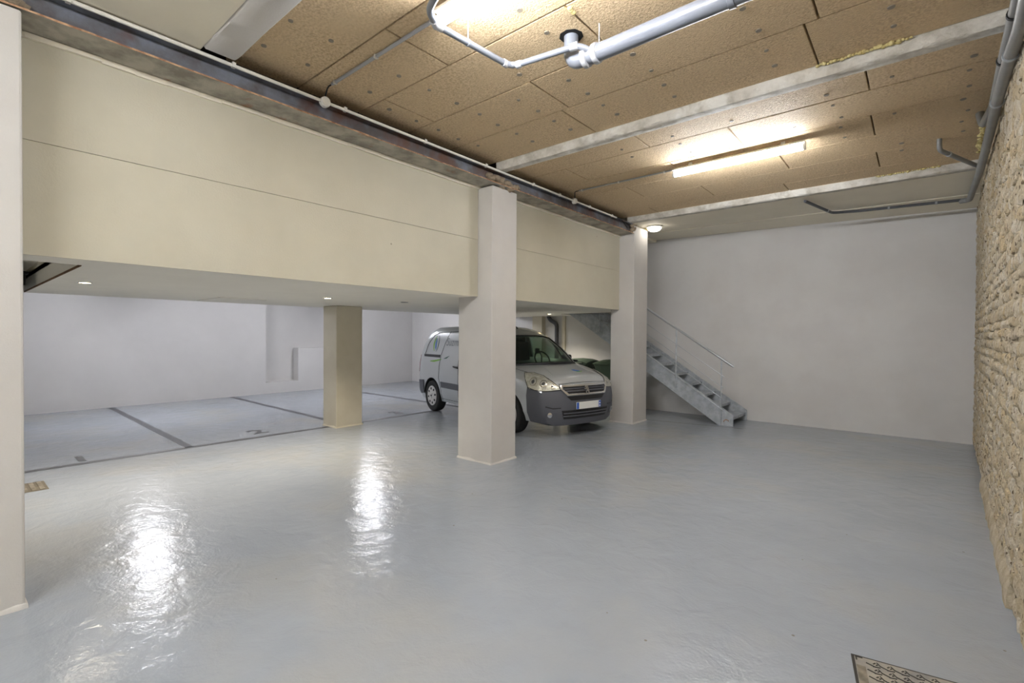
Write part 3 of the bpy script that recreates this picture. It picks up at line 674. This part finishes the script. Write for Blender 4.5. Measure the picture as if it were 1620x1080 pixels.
# ------------------------------------------------------------------ the van
van = thing('delivery_van', 'silver delivery van with dark grey bumper parked behind the pillar', 'van', (-7.473, 7.407, 0), math.radians(-14.2))
def interp(tab, v):
    if v <= tab[0][0]: return tab[0][1]
    for (a, fa), (b, fb) in zip(tab, tab[1:]):
        if v <= b: return fa + (fb - fa) * (v - a) / (b - a)
    return tab[-1][1]
FR = [0, .3, .55, .73, .88, 1]
SA = [(.70, .22), (.83, .24), (.875, .40), (.888, .70), (.885, .95), (.87, 1.12), (.83, 1.38), (.775, 1.57), (.725, 1.665), (.62, 1.72), (.32, 1.752), (0, 1.76)]
def half(sec): return [(f * sec[0][0], sec[0][1]) for f in FR[:-1]] + list(sec)
def ring3(sec, xf):
    h = half(sec); n = len(h)
    R = [(xf(y, z), -y, z) for y, z in h]                       # right side (y < 0), bottom centre to top centre
    Lf = [(xf(y, z), y, z) for y, z in h[1:-1]][::-1]           # left side, top to bottom
    return R + Lf
def loft(rings, mi=0):
    mb = MB(); k = len(rings[0]); vs = [p for r in rings for p in r]
    fs = [(i * k + j, i * k + (j + 1) % k, (i + 1) * k + (j + 1) % k, (i + 1) * k + j) for i in range(len(rings) - 1) for j in range(k)]
    mb.add(vs, fs); return mb, k
xr = [(.22, -.62), (.5, -.70), (.8, -.70), (1.1, -.655), (1.4, -.52), (1.57, -.40), (1.665, -.28), (1.72, -.22), (1.76, -.16)]
ringsA = []
for off, ys in ((0, .90), (.03, .955), (.10, .987), (.25, 1)):
    ringsA.append([(interp(xr, z) + off, y * ys, z) for _, y, z in ring3(SA, lambda y, z: 0)])
for s in [.15 * i for i in range(1, 7)] + [1.0]:
    ringsA.append([((interp(xr, z) + .25) * (1 - s) + 1.05 * s, y, z) for _, y, z in ring3(SA, lambda y, z: 0)])
mbA, kA = loft(ringsA)
nh = len(half(SA)); last = (len(ringsA) - 1) * kA
mbA.f.append(tuple(last + j for j in range(kA))); mbA.m.append(0)
def R_(i): return i
def L_(i): return 0 if i == 0 else (nh - 1 if i == nh - 1 else kA - i)
mbA.f.append(tuple([R_(i) for i in range(0, 7)][::-1] + [L_(i) for i in range(1, 7)][::1][::1])); mbA.m.append(0)
mbA.f[-1] = tuple([L_(i) for i in range(6, 0, -1)] + [R_(i) for i in range(0, 7)]); 
for i in range(6, nh - 2): mbA.f.append((R_(i), R_(i + 1), L_(i + 1), L_(i))); mbA.m.append(0)
mbA.f.append((R_(nh - 2), R_(nh - 1), L_(nh - 2))); mbA.m.append(0)

lean = [(.2, .07), (.3, .02), (.5, 0), (.65, .015), (.75, .045), (.82, .09), (.86, .14)]
def nose(y, z): return 3.645 - .42 * abs(y) ** 3 - interp(lean, z)
KB = [(1.05, SA[:6] + [(.80, 1.13), (.704, 1.10), (.58, 1.08), (.44, 1.07), (.24, 1.07), (0, 1.07)]),
      (2.30, SA[:6] + [(.80, 1.13), (.704, 1.11), (.58, 1.09), (.44, 1.08), (.24, 1.08), (0, 1.08)]),
      (2.48, [(.70, .22), (.83, .24), (.872, .4), (.886, .7), (.88, .93), (.86, 1.06), (.80, 1.075), (.704, 1.08), (.58, 1.085), (.44, 1.09), (.24, 1.095), (0, 1.097)]),
      (2.80, [(.70, .22), (.82, .24), (.87, .4), (.885, .68), (.875, .88), (.84, .99), (.78, 1.02), (.69, 1.04), (.57, 1.06), (.43, 1.075), (.23, 1.085), (0, 1.088)]),
      (3.10, [(.68, .22), (.80, .25), (.86, .4), (.875, .66), (.86, .83), (.82, .915), (.76, .95), (.67, .972), (.56, .995), (.42, 1.012), (.23, 1.025), (0, 1.03)]),
      (3.34, [(.62, .20), (.74, .24), (.82, .4), (.835, .62), (.81, .745), (.765, .82), (.71, .86), (.62, .885), (.52, .91), (.39, .93), (.21, .945), (0, .95)]),
      ('n', [(.55, .20), (.66, .24), (.735, .4), (.755, .58), (.74, .69), (.705, .765), (.66, .805), (.58, .822), (.482, .834), (.363, .844), (.198, .85), (0, .852)])]
def bow(x0): return max(0, (x0 - 2.3) / 1.04) * .10
def kring(k):
    x0, sec = KB[k]
    if x0 == 'n': return ring3(sec, nose)
    return ring3(sec, lambda y, z: x0 + bow(x0) * (1 - (y / .86) ** 2) * (1 if z > .3 else .3))
def cr(a, b, c, d, t):
    return tuple(.5 * (2 * q + (r - p) * t + (2 * p - 5 * q + 4 * r - s) * t * t + (-p + 3 * q - 3 * r + s) * t ** 3) for p, q, r, s in zip(a, b, c, d))
ringsB = []
KR = [kring(k) for k in range(len(KB))]
for k in range(len(KR) - 1):
    a, b, c, d = KR[max(k - 1, 0)], KR[k], KR[k + 1], KR[min(k + 2, len(KR) - 1)]
    for t in ([0, .35, .7] if k == 0 else [0, .33, .66]):
        if k < 2: ringsB.append([tuple(p + (q - p) * t for p, q in zip(u, v)) for u, v in zip(b, c)])
        else: ringsB.append([cr(*x, t) for x in zip(a, b, c, d)])
ringsB.append(KR[-1])
mbB, kB = loft(ringsB)
mbB.f.append(tuple(range(kB))[::-1]); mbB.m.append(0)
# nose cap
h = half(KB[-1][1]); base = (len(ringsB) - 1) * kB; nB = len(h)
fr = [p[0] / .66 for p in KB[-1][1][6:]]           # 1 .. 0
fr = [fr[0]] + fr[1:]
cols = [-f for f in fr] + fr[::-1][1:]
idx0 = len(mbB.v); capmap = {}
rowsN = range(5, 12)                               # ring indices: w1 bottom edge .. hood corner
def ringidx(i, side): return base + (i if side < 0 else (0 if i == 0 else kB - i))
for r, i in enumerate(rowsN):
    for j, c in enumerate(cols):
        if j == 0: capmap[r, j] = ringidx(i, -1)
        elif j == len(cols) - 1: capmap[r, j] = ringidx(i, 1)
        elif r == 0:                               # bottom edge uses the ring's bottom points
            q = [-1, -.88, -.73, -.55, -.3, 0, .3, .55, .73, .88, 1].index(round([-1, -.88, -.73, -.55, -.3, 0, .3, .55, .73, .88, 1][j], 2)); m_ = [5, 4, 3, 2, 1, 0, 1, 2, 3, 4, 5][q]
            capmap[r, j] = ringidx(m_, -1 if j < 5 else 1)
        elif r == len(rowsN) - 1:
            m_ = [11, 12, 13, 14, 15, 16, 15, 14, 13, 12, 11][j]
            capmap[r, j] = ringidx(m_, -1 if j <= 5 else 1)
        else:
            y = c * h[i][0]; v = (r / 6) ** 3; dz = interp([(0, .852), (.198, .85), (.363, .844), (.482, .834), (.58, .822), (.66, .805)], abs(c) * .66) - .805
            z = h[i][1] + dz * v
            capmap[r, j] = len(mbB.v); mbB.v.append((nose(y, z), y, z))
for r in range(6):
    for j in range(len(cols) - 1):
        mbB.f.append((capmap[r, j], capmap[r, j + 1], capmap[r + 1, j + 1], capmap[r + 1, j])); mbB.m.append(0)

def bvh(mb): return BVHTree.FromPolygons([Vector(v) for v in mb.v], [tuple(f) for f in mb.f])
tA, tB = bvh(mbA), bvh(mbB)
def cast(o, d):
    best = None
    for t in (tA, tB):
        hit = t.ray_cast(Vector(o), Vector(d).normalized())
        if hit[0] is not None and (best is None or hit[3] < best[3]): best = hit
    return best
def pfront(y, z): return (5, y, z), (-1, 0, 0)
def pright(x, z): return (x, -3, z), (0, 1, 0)
def pleft(x, z): return (x, 3, z), (0, -1, 0)
def phood(x, y): return (x, y, 3), (0, 0, -1)
def pcorner(sgn): return lambda u, z: ((.8 * u + .6 * 2, sgn * (.6 * u * 1) * -1 * -1 * -1 - 0 if False else 0, z), (0, 0, 0))
def onbody(proj, a, b, off):
    o, d = proj(a, b); hit = cast(o, d)
    if hit is None: return Vector(o) + Vector(d) * 3
    n = hit[1]; 
    if n.dot(Vector(d)) > 0: n = -n
    return hit[0] + (n * .5 - Vector(d).normalized() * .5).normalized() * off
def panel(name, upper, lower, proj, off, m, parent, nv=5, nu=8, th=.012, smooth=True, bevel=0):
    def samp(pl, t):
        ds = [0]
        for p, q in zip(pl, pl[1:]): ds.append(ds[-1] + math.dist(p, q))
        s = t * ds[-1]
        for i in range(len(pl) - 1):
            if s <= ds[i + 1] + 1e-9:
                f = (s - ds[i]) / max(ds[i + 1] - ds[i], 1e-9); return tuple(a + (b - a) * f for a, b in zip(pl[i], pl[i + 1]))
        return pl[-1]
    fr_, bk = [], []
    for j in range(nv + 1):
        v = j / nv; r1, r2 = [], []
        for i in range(nu + 1):
            a = samp(upper, i / nu); b = samp(lower, i / nu); p = [x + (y - x) * v for x, y in zip(a, b)]
            r1.append(onbody(proj, p[0], p[1], off)); r2.append(onbody(proj, p[0], p[1], off - th))
        fr_.append(r1); bk.append(r2)
    mb = MB().grid(fr_); rim = fr_[0] + [r[-1] for r in fr_[1:]] + fr_[-1][::-1][1:] + [r[0] for r in fr_[::-1]][1:]
    rim2 = bk[0] + [r[-1] for r in bk[1:]] + bk[-1][::-1][1:] + [r[0] for r in bk[::-1]][1:]
    mb.grid([rim, rim2])
    return obj(name, mb, m, parent, smooth=smooth, bevel=bevel)
def seam(name, pts, proj, m, parent, r=.004, off=.001, n=40):
    P = []
    for (a, b), (c, d) in zip(pts, pts[1:]):
        k = max(2, int(math.dist((a, b), (c, d)) / .05))
        P += [onbody(proj, a + (c - a) * i / k, b + (d - b) * i / k, off) for i in range(k)]
    P.append(onbody(proj, *pts[-1], off))
    return obj(name, MB().tube(P, r, 6), m, parent, smooth=True)
def arches(o, cx):
    cut = bpy.data.meshes.new('cut'); mb = MB()
    for s in (-1, 1): mb.lathe([(.365, s * .58), (.365, s * 1.1)], (cx, 0, .325), axis='y', n=40)
    cut.from_pydata(mb.v, [], mb.f); bm = bmesh.new(); bm.from_mesh(cut); bmesh.ops.recalc_face_normals(bm, faces=bm.faces); bm.to_mesh(cut); bm.free()
    cut.materials.append(M['interior'])
    c = bpy.data.objects.new('cut', cut); C.objects.link(c)
    md = o.modifiers.new('b', 'BOOLEAN'); md.operation = 'DIFFERENCE'; md.object = c; md.solver = 'EXACT'; md.material_mode = 'TRANSFER'
    par = o.parent; o.parent = None
    dg_ = bpy.context.evaluated_depsgraph_get(); me = bpy.data.meshes.new_from_object(o.evaluated_get(dg_))
    o.modifiers.clear(); o.data = me; o.parent = par
    bpy.data.objects.remove(c)
    me.polygons.foreach_set('use_smooth', [True] * len(me.polygons)); me.set_sharp_from_angle(angle=math.radians(38))
def weld(o):
    bm = bmesh.new(); bm.from_mesh(o.data); bmesh.ops.remove_doubles(bm, verts=bm.verts, dist=.0005); bmesh.ops.recalc_face_normals(bm, faces=bm.faces); bm.to_mesh(o.data); bm.free()
cargo = obj('cargo_body', mbA, 'paint', van, smooth=True); weld(cargo); arches(cargo, 0)
front = obj('front_body', mbB, 'paint', van, smooth=True); weld(front); arches(front, 2.75)
# the lower nose is the unpainted bumper: split it off as a part of its own
bm = bmesh.new(); bm.from_mesh(front.data); b2 = bm.copy()
def isb(f):
    c = f.calc_center_median(); return c.x > 3.20 and c.z < .745
for bb, keep in ((bm, False), (b2, True)):
    bmesh.ops.delete(bb, geom=[f for f in bb.faces if isb(f) != keep], context='FACES')
bm.to_mesh(front.data); bm.free()
me = bpy.data.meshes.new('front_bumper'); b2.to_mesh(me); b2.free(); me.materials.append(M['trimgrey']); me.materials.append(M['trimgrey'])
me.set_sharp_from_angle(angle=math.radians(38))
bump = bpy.data.objects.new('front_bumper', me); C.objects.link(bump); bump.parent = van

# cab greenhouse
roofk = [(1.05, .725, 1.665, 1.76), (1.3, .715, 1.665, 1.752), (1.55, .70, 1.65, 1.732), (1.75, .68, 1.62, 1.70), (1.9, .655, 1.585, 1.66), (2.02, .635, 1.545, 1.60), (2.07, .62, 1.525, 1.565)]
rows = []
for x, hw, ze, zc in roofk:
    r = []
    for u in (-1, -.86, -.6, -.3, 0, .3, .6, .86, 1):
        xx = x - (.13 * u * u if x > 1.6 else .13 * u * u * (x - 1.05) / .55)
        r.append((xx, u * hw, zc - (zc - ze) * abs(u) ** 3.2))
    rows.append(r)
ro = obj('cab_roof', MB().grid(rows), 'paint', van, smooth=True)
md = ro.modifiers.new('s', 'SOLIDIFY'); md.thickness = .03; md.offset = -1
wt = [(r_[0], r_[1], r_[2]) for r_ in rows[-1]]
wb = [(2.86 - .36 * u * u, u * .755, 1.105 - .035 * u * u) for u in (-1, -.86, -.6, -.3, 0, .3, .6, .86, 1)]
wrow = []
for j in range(7):
    v = j / 6; k = .03 * math.sin(PI * v)
    wrow.append([(a[0] + (b[0] - a[0]) * v + k, a[1] + (b[1] - a[1]) * v, a[2] + (b[2] - a[2]) * v + k * .6) for a, b in zip(wt, wb)])
ws = obj('windscreen', MB().grid(wrow), 'screen', van, smooth=True, fix=False)
bl = MB()
bl.tube([Vector(p) + Vector((.002, 0, .002)) for p in wrow[-1]], .022, 8).tube([Vector(p) for p in wrow[0]], .014, 8)
for e in (0, -1): bl.tube([Vector(r[e]) for r in wrow], .012, 8)
obj('windscreen_seal', bl, 'trimblack', van, smooth=True)
def pillar_bar(name, a, b, wx, wy, m, mid=None):
    a, b = Vector(a), Vector(b); pts = [a, mid and Vector(mid) or a.lerp(b, .5), b]; mb = MB(); R4 = []
    for p in pts: R4.append([p + Vector((-wx, -wy, 0)), p + Vector((wx, -wy, 0)), p + Vector((wx, wy, 0)), p + Vector((-wx, wy, 0)), p + Vector((-wx, -wy, 0))])
    mb.grid(R4); mb.add(R4[0][:4], [(0, 1, 2, 3)]); mb.add(R4[2][:4], [(0, 1, 2, 3)]); return obj(name, mb, m, van, bevel=.008)
for s in (-1, 1):
    t0, b0 = wrow[0][0 if s < 0 else -1], wrow[-1][0 if s < 0 else -1]
    mid = [(p + q) / 2 for p, q in zip(t0, b0)]
    pillar_bar('windscreen_pillar', (t0[0] - .05, s * (abs(t0[1]) + .03), t0[2] - .0), (b0[0] - .03, s * .80, b0[2] - .02), .035, .024, 'paint', (mid[0] - .02, s * (abs(mid[1]) + .035), mid[2] + .02))
    pillar_bar('door_pillar', (1.10, s * .715, 1.66), (1.10, s * .868, 1.11), .055, .018, 'paint', (1.10, s * .81, 1.42))
    pillar_bar('quarter_bar', (2.0, s * .70, 1.40), (2.12, s * .845, 1.10), .018, .012, 'trimblack')
    pillar_bar('roof_rail', (1.08, s * .715, 1.655), (1.90, s * .655, 1.53), .02, .022, 'paint', (1.5, s * .70, 1.63))
    obj('window_sill', MB().box((1.05, s * .83, 1.09), (2.5, s * .868, 1.125)), 'trimblack', van, bevel=.006)
    g = MB(); g.grid([[(1.14, s * .712, 1.64), (1.5, s * .695, 1.615), (1.88, s * .655, 1.525)], [(1.14, s * .80, 1.42), (1.6, s * .785, 1.38), (2.15, s * .75, 1.33)], [(1.14, s * .862, 1.11), (1.8, s * .86, 1.11), (2.45, s * .83, 1.09)]])
    obj('side_window', g, 'screen', van, fix=False)
    # wing mirror
    mm = MB(); mm.box((1.98, s * .90, 1.04), (2.20, s * 1.0, 1.21)); mr = obj('wing_mirror', mm, 'trimblack', van, bevel=.035, seg=3)
    obj('mirror_arm', MB().box((2.12, s * .85, 1.06), (2.18, s * .93, 1.10)), 'trimblack', mr, bevel=.01)
# interior
obj('dashboard', MB().box((2.12, -.76, .85), (2.62, .76, 1.085)), 'interior', van, bevel=.06, seg=4)
for y in (-.4, .4):
    sb = MB().prism([(1.28, y - .24, 1.0), (1.40, y - .24, 1.0), (1.30, y - .21, 1.44), (1.20, y - .21, 1.44)], (0, .46, 0)); se = obj('seat', sb, 'seat', van, bevel=.04, seg=3)
    obj('headrest', MB().box((1.18, y - .12, 1.45), (1.27, y + .12, 1.60)), 'seat', se, bevel=.03, seg=3)
obj('steering_wheel', MB().tube([(2.05 - .08 * math.cos(k * PI / 10), .38 + .17 * math.sin(k * PI / 10), 1.12 + .15 * math.cos(k * PI / 10)) for k in range(21)], .014, 8), 'trimblack', van, smooth=True)
obj('bulkhead', MB().box((1.055, -.72, 1.08), (1.075, .72, 1.62)), 'interior', van)
ph = obj('phone_holder', MB().tube([(2.42, .06, 1.08), (2.40, .08, 1.2), (2.36, .06, 1.28)], .012, 8), 'trimblack', van, smooth=True)
obj('phone_cradle', MB().box((2.32, -.02, 1.25), (2.345, .08, 1.345)), 'trimblack', ph, bevel=.015)
obj('aerial', MB().tube([(1.80, -.02, 1.70), (1.70, -.02, 1.76), (1.58, -.02, 1.83)], [.014, .01, .004], 8), 'trimblack', van, smooth=True)

# front face
PG = pfront
outer = [(-.49, .815), (.49, .815), (.49, .76), (.40, .655), (-.40, .655), (-.49, .76)]
inner = [(-.445, .785), (.445, .785), (.45, .755), (.375, .685), (-.375, .685), (-.45, .755)]
panel('grille', [(-.46, .80), (.46, .80)], [(-.38, .67), (.38, .67)], PG, .008, 'trimblack', van, 5, 14)
gf = MB(); n_ = 12
def around(pl): return [(a[0] + (b[0] - a[0]) * i / n_, a[1] + (b[1] - a[1]) * i / n_) for a, b in zip(pl, pl[1:] + pl[:1]) for i in range(n_)]
ao, ai = around(outer), around(inner); ao.append(ao[0]); ai.append(ai[0])
gf.grid([[onbody(PG, *p, .004) for p in ao], [onbody(PG, *p, .024) for p in ao], [onbody(PG, a[0] * .5 + b[0] * .5, a[1] * .5 + b[1] * .5, .032) for a, b in zip(ao, ai)], [onbody(PG, *p, .024) for p in ai], [onbody(PG, *p, .004) for p in ai]])
obj('grille_frame', gf, 'chrome', van, smooth=60)
for z, hw in ((.755, .43), (.72, .40)): seam('grille_slat', [(-hw, z), (0, z + .004), (hw, z)], PG, 'trimgrey', van, .010, .012)
lion = [[(-.035, .05), (-.02, .062), (.0, .058), (.012, .05), (.016, .03), (.03, .0), (.036, -.03), (.05, -.055), (.03, -.06), (.012, -.02), (-.002, -.02), (-.012, -.06), (-.032, -.06), (-.018, -.02), (-.012, .01), (-.03, .005), (-.05, .012), (-.042, .022), (-.022, .026), (-.048, .04)]]
for pl_ in lion:
    x_ = nose(-.02, .735) + .035
    obj('emblem', MB().prism([(x_, -.02 + a * 1.15, .738 + b * 1.05) for a, b in pl_], (.014, 0, 0)), 'chrome', van)
panel('air_slot', [(-.40, .645), (.40, .645)], [(-.33, .585), (.33, .585)], PG, .006, 'trimblack', van, 3, 12)
lw = panel('lower_intake', [(-.49, .435), (.49, .435)], [(-.44, .30), (.44, .30)], PG, .005, 'trimblack', van, 4, 12)
for z in (.345, .39): seam('intake_slat', [(-.46, z), (0, z), (.46, z)], PG, 'trimgrey', lw, .009, .01)
px_ = nose(0, .5) + .012
pt = obj('number_plate', MB().box((px_, -.26, .448), (px_ + .012, .26, .556)), 'plate', van, bevel=.004)
obj('country_band', MB().box((px_ + .0115, -.258, .452), (px_ + .0135, -.212, .552)), 'blue', pt)
obj('region_band', MB().box((px_ + .0115, .212, .452), (px_ + .0135, .258, .552)), 'blue', pt)
obj('region_mark', MB().lathe([(.015, px_ + .0134), (.001, px_ + .0142)], (0, .235, .515), axis='x', n=10, cap=False).box((px_ + .013, .222, .462), (px_ + .0142, .248, .485)), 'plate', pt)
for s in (-1, 1):
    fx = onbody(PG, s * .655, .372, .0)
    n0 = (onbody(PG, s * .655, .372, .05) - fx).normalized()
    f_ = obj('fog_lamp', MB().tube([fx - n0 * .02, fx + n0 * .004, fx + n0 * .012], [.042, .042, .03], 20), 'chrome', van, smooth=True)
    panel('fog_recess', [(s * .72, .42), (s * .56, .41)], [(s * .73, .315), (s * .56, .32)], PG, .003, 'trimblack' if False else 'trimgrey', van, 3, 5)
    seam('bumper_crease', [(s * .72, .50), (s * .62, .47), (s * .50, .475)], PG, 'trimblack', van, .010, -.004)
    def corner(u, z, s=s): return ((.8 * u + .6 * 3, s * (.6 * -u + .8 * 3) if False else s * (-.6 * u + .8 * 3), z), (-.6, -s * .8, 0))
    # u runs along the corner: point = u*(.8,-.6) + depth*(.6,.8) in the mirrored frame
    up = [(1.985, .985), (2.10, .985), (2.27, .945), (2.42, .865), (2.54, .785)]
    lo_ = [(2.10, .775), (2.20, .748), (2.32, .742), (2.44, .742), (2.55, .75)]
    sh = lambda pl: [(a - 0, b) for a, b in pl]
    def cproj(u, z, s=s):
        # u = .8 x - .6 |y| shifted so that the lamp sits on the front corner
        x0, y0 = .8 * (u + 0), -.6 * 0
        return corner_ray(u, z, s)
    def corner_ray(u, z, s):
        # direction of travel d (inward), tangent t; u is measured along t = (.8, -.6) for (x, |y|)
        d = Vector((-.6, -.8)); t_ = Vector((.8, -.6)); p = t_ * u_map(u) - d * 4
        return (p.x, s * p.y, z), (d.x, s * d.y, 0)
    def u_map(u): return u
    hl = [( .8 * x - .6 * y, z) for x, y, z in ((3.08, .86, .985), (3.22, .80, .985), (3.36, .70, .945), (3.46, .60, .875), (3.53, .52, .80))]
    hb = [( .8 * x - .6 * y, z) for x, y, z in ((3.22, .86, .775), (3.33, .80, .742), (3.43, .72, .730), (3.52, .62, .733), (3.56, .50, .745))]
    H = panel('headlight', hl, hb, lambda u, z, s=s: corner_ray(u, z, s), .006, 'reflector', van, 5, 8, .02)
    seam('lamp_surround', hl + hb[::-1] + hl[:1], lambda u, z, s=s: corner_ray(u, z, s), 'trimblack', H, .006, .004)
    for (x_, y_, z_), r_ in (((3.27, .80, .865), .062), ((3.40, .70, .84), .052), ((3.49, .605, .80), .032)):
        u_ = .8 * x_ - .6 * y_; P0 = [onbody(lambda u, z, s=s: corner_ray(u, z, s), u_ + r_ * q * math.cos(k * PI / 8), z_ + r_ * q * math.sin(k * PI / 8), .010 if q > .6 else .006) for q in (1, .78) for k in range(17)]
        obj('bulb_housing', MB().grid([P0[:17], P0[17:]]), 'chrome', H, smooth=True)
        obj('bulb', MB().add([onbody(lambda u, z, s=s: corner_ray(u, z, s), u_ + r_ * .42 * math.cos(k * PI / 6), z_ + r_ * .42 * math.sin(k * PI / 6), .010) for k in range(12)], [tuple(range(12))]), 'trimgrey', H)
    panel('lens', hl, hb, lambda u, z, s=s: corner_ray(u, z, s), .016, 'lampglass', H, 5, 8, .012)
    # side details
    PS = pright if s < 0 else pleft
    panel('side_moulding', [(.40, .635), (1.2, .635), (2.32, .64)], [(.43, .525), (1.2, .525), (2.30, .53)], PS, .016, 'trimgrey', van, 3, 14, .016)
    panel('sliding_rail', [(-.38, 1.165), (.34, 1.17)], [(-.36, 1.115), (.34, 1.115)], PS, .010, 'trimblack', van, 2, 8)
    seam('door_seam', [(.58, 1.64), (.50, 1.45), (.39, 1.2), (.33, .95), (.31, .70), (.40, .45), (.42, .26)], PS, 'interior', van)
    seam('door_seam', [(1.10, 1.12), (1.10, .70), (1.10, .26)], PS, 'interior', van)
    seam('door_seam', [(2.40, 1.05), (2.38, .70), (2.30, .50)], PS, 'interior', van)
    seam('panel_groove', [(-.34, 1.17), (-.27, 1.34), (-.17, 1.47), (-.06, 1.56), (.10, 1.605), (.35, 1.625), (1.0, 1.635)], PS, 'interior', van, .006)
    seam('body_crease', [(.30, .30), (1.1, .30), (2.28, .30)], PS, 'interior', van, .004)
    for x in (1.01, 1.27):
        hd = obj('door_handle', MB().tube([onbody(PS, x - .08, .965, .012), onbody(PS, x - .04, .965, .03), onbody(PS, x + .05, .955, .03), onbody(PS, x + .09, .95, .012)], .016, 8), 'trimblack', van, smooth=True)
    panel('tail_lamp', [(-.64, 1.14), (-.575, 1.14)], [(-.70, .78), (-.62, .78)], PS, .008, 'red', van, 4, 3)
    panel('rear_bumper', [(-.74, .60), (-.37, .62)], [(-.70, .30), (-.36, .34)], PS, .02, 'trimgrey', van, 4, 6, .03)
    # wheels
    for cx in (0, 2.75):
        tp = [(.19, -.085), (.29, -.098), (.31, -.085), (.318, -.05), (.318, .05), (.31, .085), (.29, .098), (.19, .085)]
        wc = (cx, s * .785, .318)
        W_ = obj('wheel', MB().lathe(tp, wc, axis='y', n=40), 'tyre', van, smooth=True)
        hp = [(.198, .078), (.203, .092), (.195, .098), (.17, .093), (.12, .098), (.05, .106), (.001, .107)]
        Hc = obj('hubcap', MB().lathe([(r, s * q) for r, q in hp], wc, axis='y', n=40), 'hub', W_, smooth=True)
        vh = MB()
        for k in range(8):
            a = k * PI / 4 + .2; c0, s0 = math.cos(a), math.sin(a)
            pts = []
            for q in range(10):
                e, f = .026 * math.cos(q * PI / 5), .021 * math.sin(q * PI / 5)
                rr = .145 + e; pts.append((wc[0] + rr * c0 - f * s0, wc[1] + s * .090, wc[2] + rr * s0 + f * c0))
            vh.prism(pts, (0, s * .0125, 0))
        obj('hubcap_holes', vh, 'trimblack', W_)
        ce = MB().lathe([(.022, s * .1), (.020, s * .112), (.001, s * .113)], wc, axis='y', n=14)
        for k in range(3):
            a = k * 2 * PI / 3 + .9; ce.lathe([(.009, s * .1), (.008, s * .11), (.0005, s * .111)], (wc[0] + .045 * math.cos(a), wc[1], wc[2] + .045 * math.sin(a)), axis='y', n=8)
        obj('wheel_nuts', ce, 'trimblack', W_)
obj('rear_bumper', MB().box((-.76, -.78, .32), (-.66, .78, .60)), 'trimgrey', van, bevel=.03, seg=3)
# bonnet print, bonnet shut line and side logo
seam('bonnet_seam', [(-.50, .826), (-.25, .838), (0, .842), (.25, .838), (.50, .826)], lambda y, z: ((5, y, z), (-1, 0, 0)), 'interior', van, .004)
for s in (-1, 1): seam('bonnet_seam', [(2.62, s * .775), (2.9, s * .745), (3.15, s * .68), (3.38, s * .57)], phood, 'interior', van, .004)
seam('bonnet_crease', [(3.05, .40), (3.2, .43), (3.36, .47)], phood, 'paint', van, .012, -.004); seam('bonnet_crease', [(3.05, -.40), (3.2, -.43), (3.36, -.47)], phood, 'paint', van, .012, -.004)
def crescent(cx, cz, rx, rz, a0, a1, w0, n=10):
    o_, i_ = [], []
    for k in range(n + 1):
        t = k / n; a = a0 + (a1 - a0) * t; w_ = w0 * math.sin(PI * min(max(t, .04), .96)) ** .6
        o_.append((cx + rx * math.cos(a), cz + rz * math.sin(a))); i_.append((cx + (rx - w_) * math.cos(a), cz + (rz - w_ * .4) * math.sin(a)))
    return o_, i_
def decal(name, up_, lo2, proj, m): return panel(name, up_, lo2, proj, .003, m, van, 2, 12, .002)
a_, b_ = crescent(.09, 1.395, .115, .175, PI * .60, PI * 1.36, .05); decal('side_logo', a_, b_, pright, 'logogreen')
a_, b_ = crescent(.09, 1.395, .12, .175, -PI * .42, PI * .42, .028); decal('side_logo', a_, b_, pright, 'logodark')
decal('side_logo', [(.055, 1.51), (.045, 1.42), (.065, 1.31), (.12, 1.255)], [(.06, 1.51), (.11, 1.44), (.125, 1.33), (.122, 1.255)], pright, 'logoblue')
decal('side_stripe', [(-.08, 1.035), (.10, 1.055), (.30, 1.08), (.42, 1.085)], [(-.08, 1.02), (.10, 1.018), (.30, 1.05), (.42, 1.08)], pright, 'logogreen')
decal('side_stripe', [(.50, 1.10), (.60, 1.13), (.72, 1.165)], [(.50, 1.095), (.62, 1.105), (.72, 1.16)], pright, 'logodark')
decal('bonnet_logo', [(3.23, .02), (3.23, .08), (3.28, .15)], [(3.28, .02), (3.31, .08), (3.32, .14)], phood, 'logoblue')
a_, b_ = crescent(3.26, .10, .08, .11, -PI * .2, PI * .45, .02); decal('bonnet_logo', a_, b_, phood, 'logogreen')
cu = bpy.data.curves.new('side_lettering', 'FONT'); cu.body = 'Suzma'; cu.size = .22; cu.extrude = 0
to = bpy.data.objects.new('tmp', cu); C.objects.link(to)
me = bpy.data.meshes.new_from_object(to.evaluated_get(bpy.context.evaluated_depsgraph_get())); bpy.data.objects.remove(to)
for v in me.vertices: v.co = onbody(pright, .53 + v.co.x, 1.36 + v.co.y, .003)
me.materials.clear(); me.materials.append(M['logogrey'])
lo3 = bpy.data.objects.new('side_lettering', me); C.objects.link(lo3); lo3.parent = van
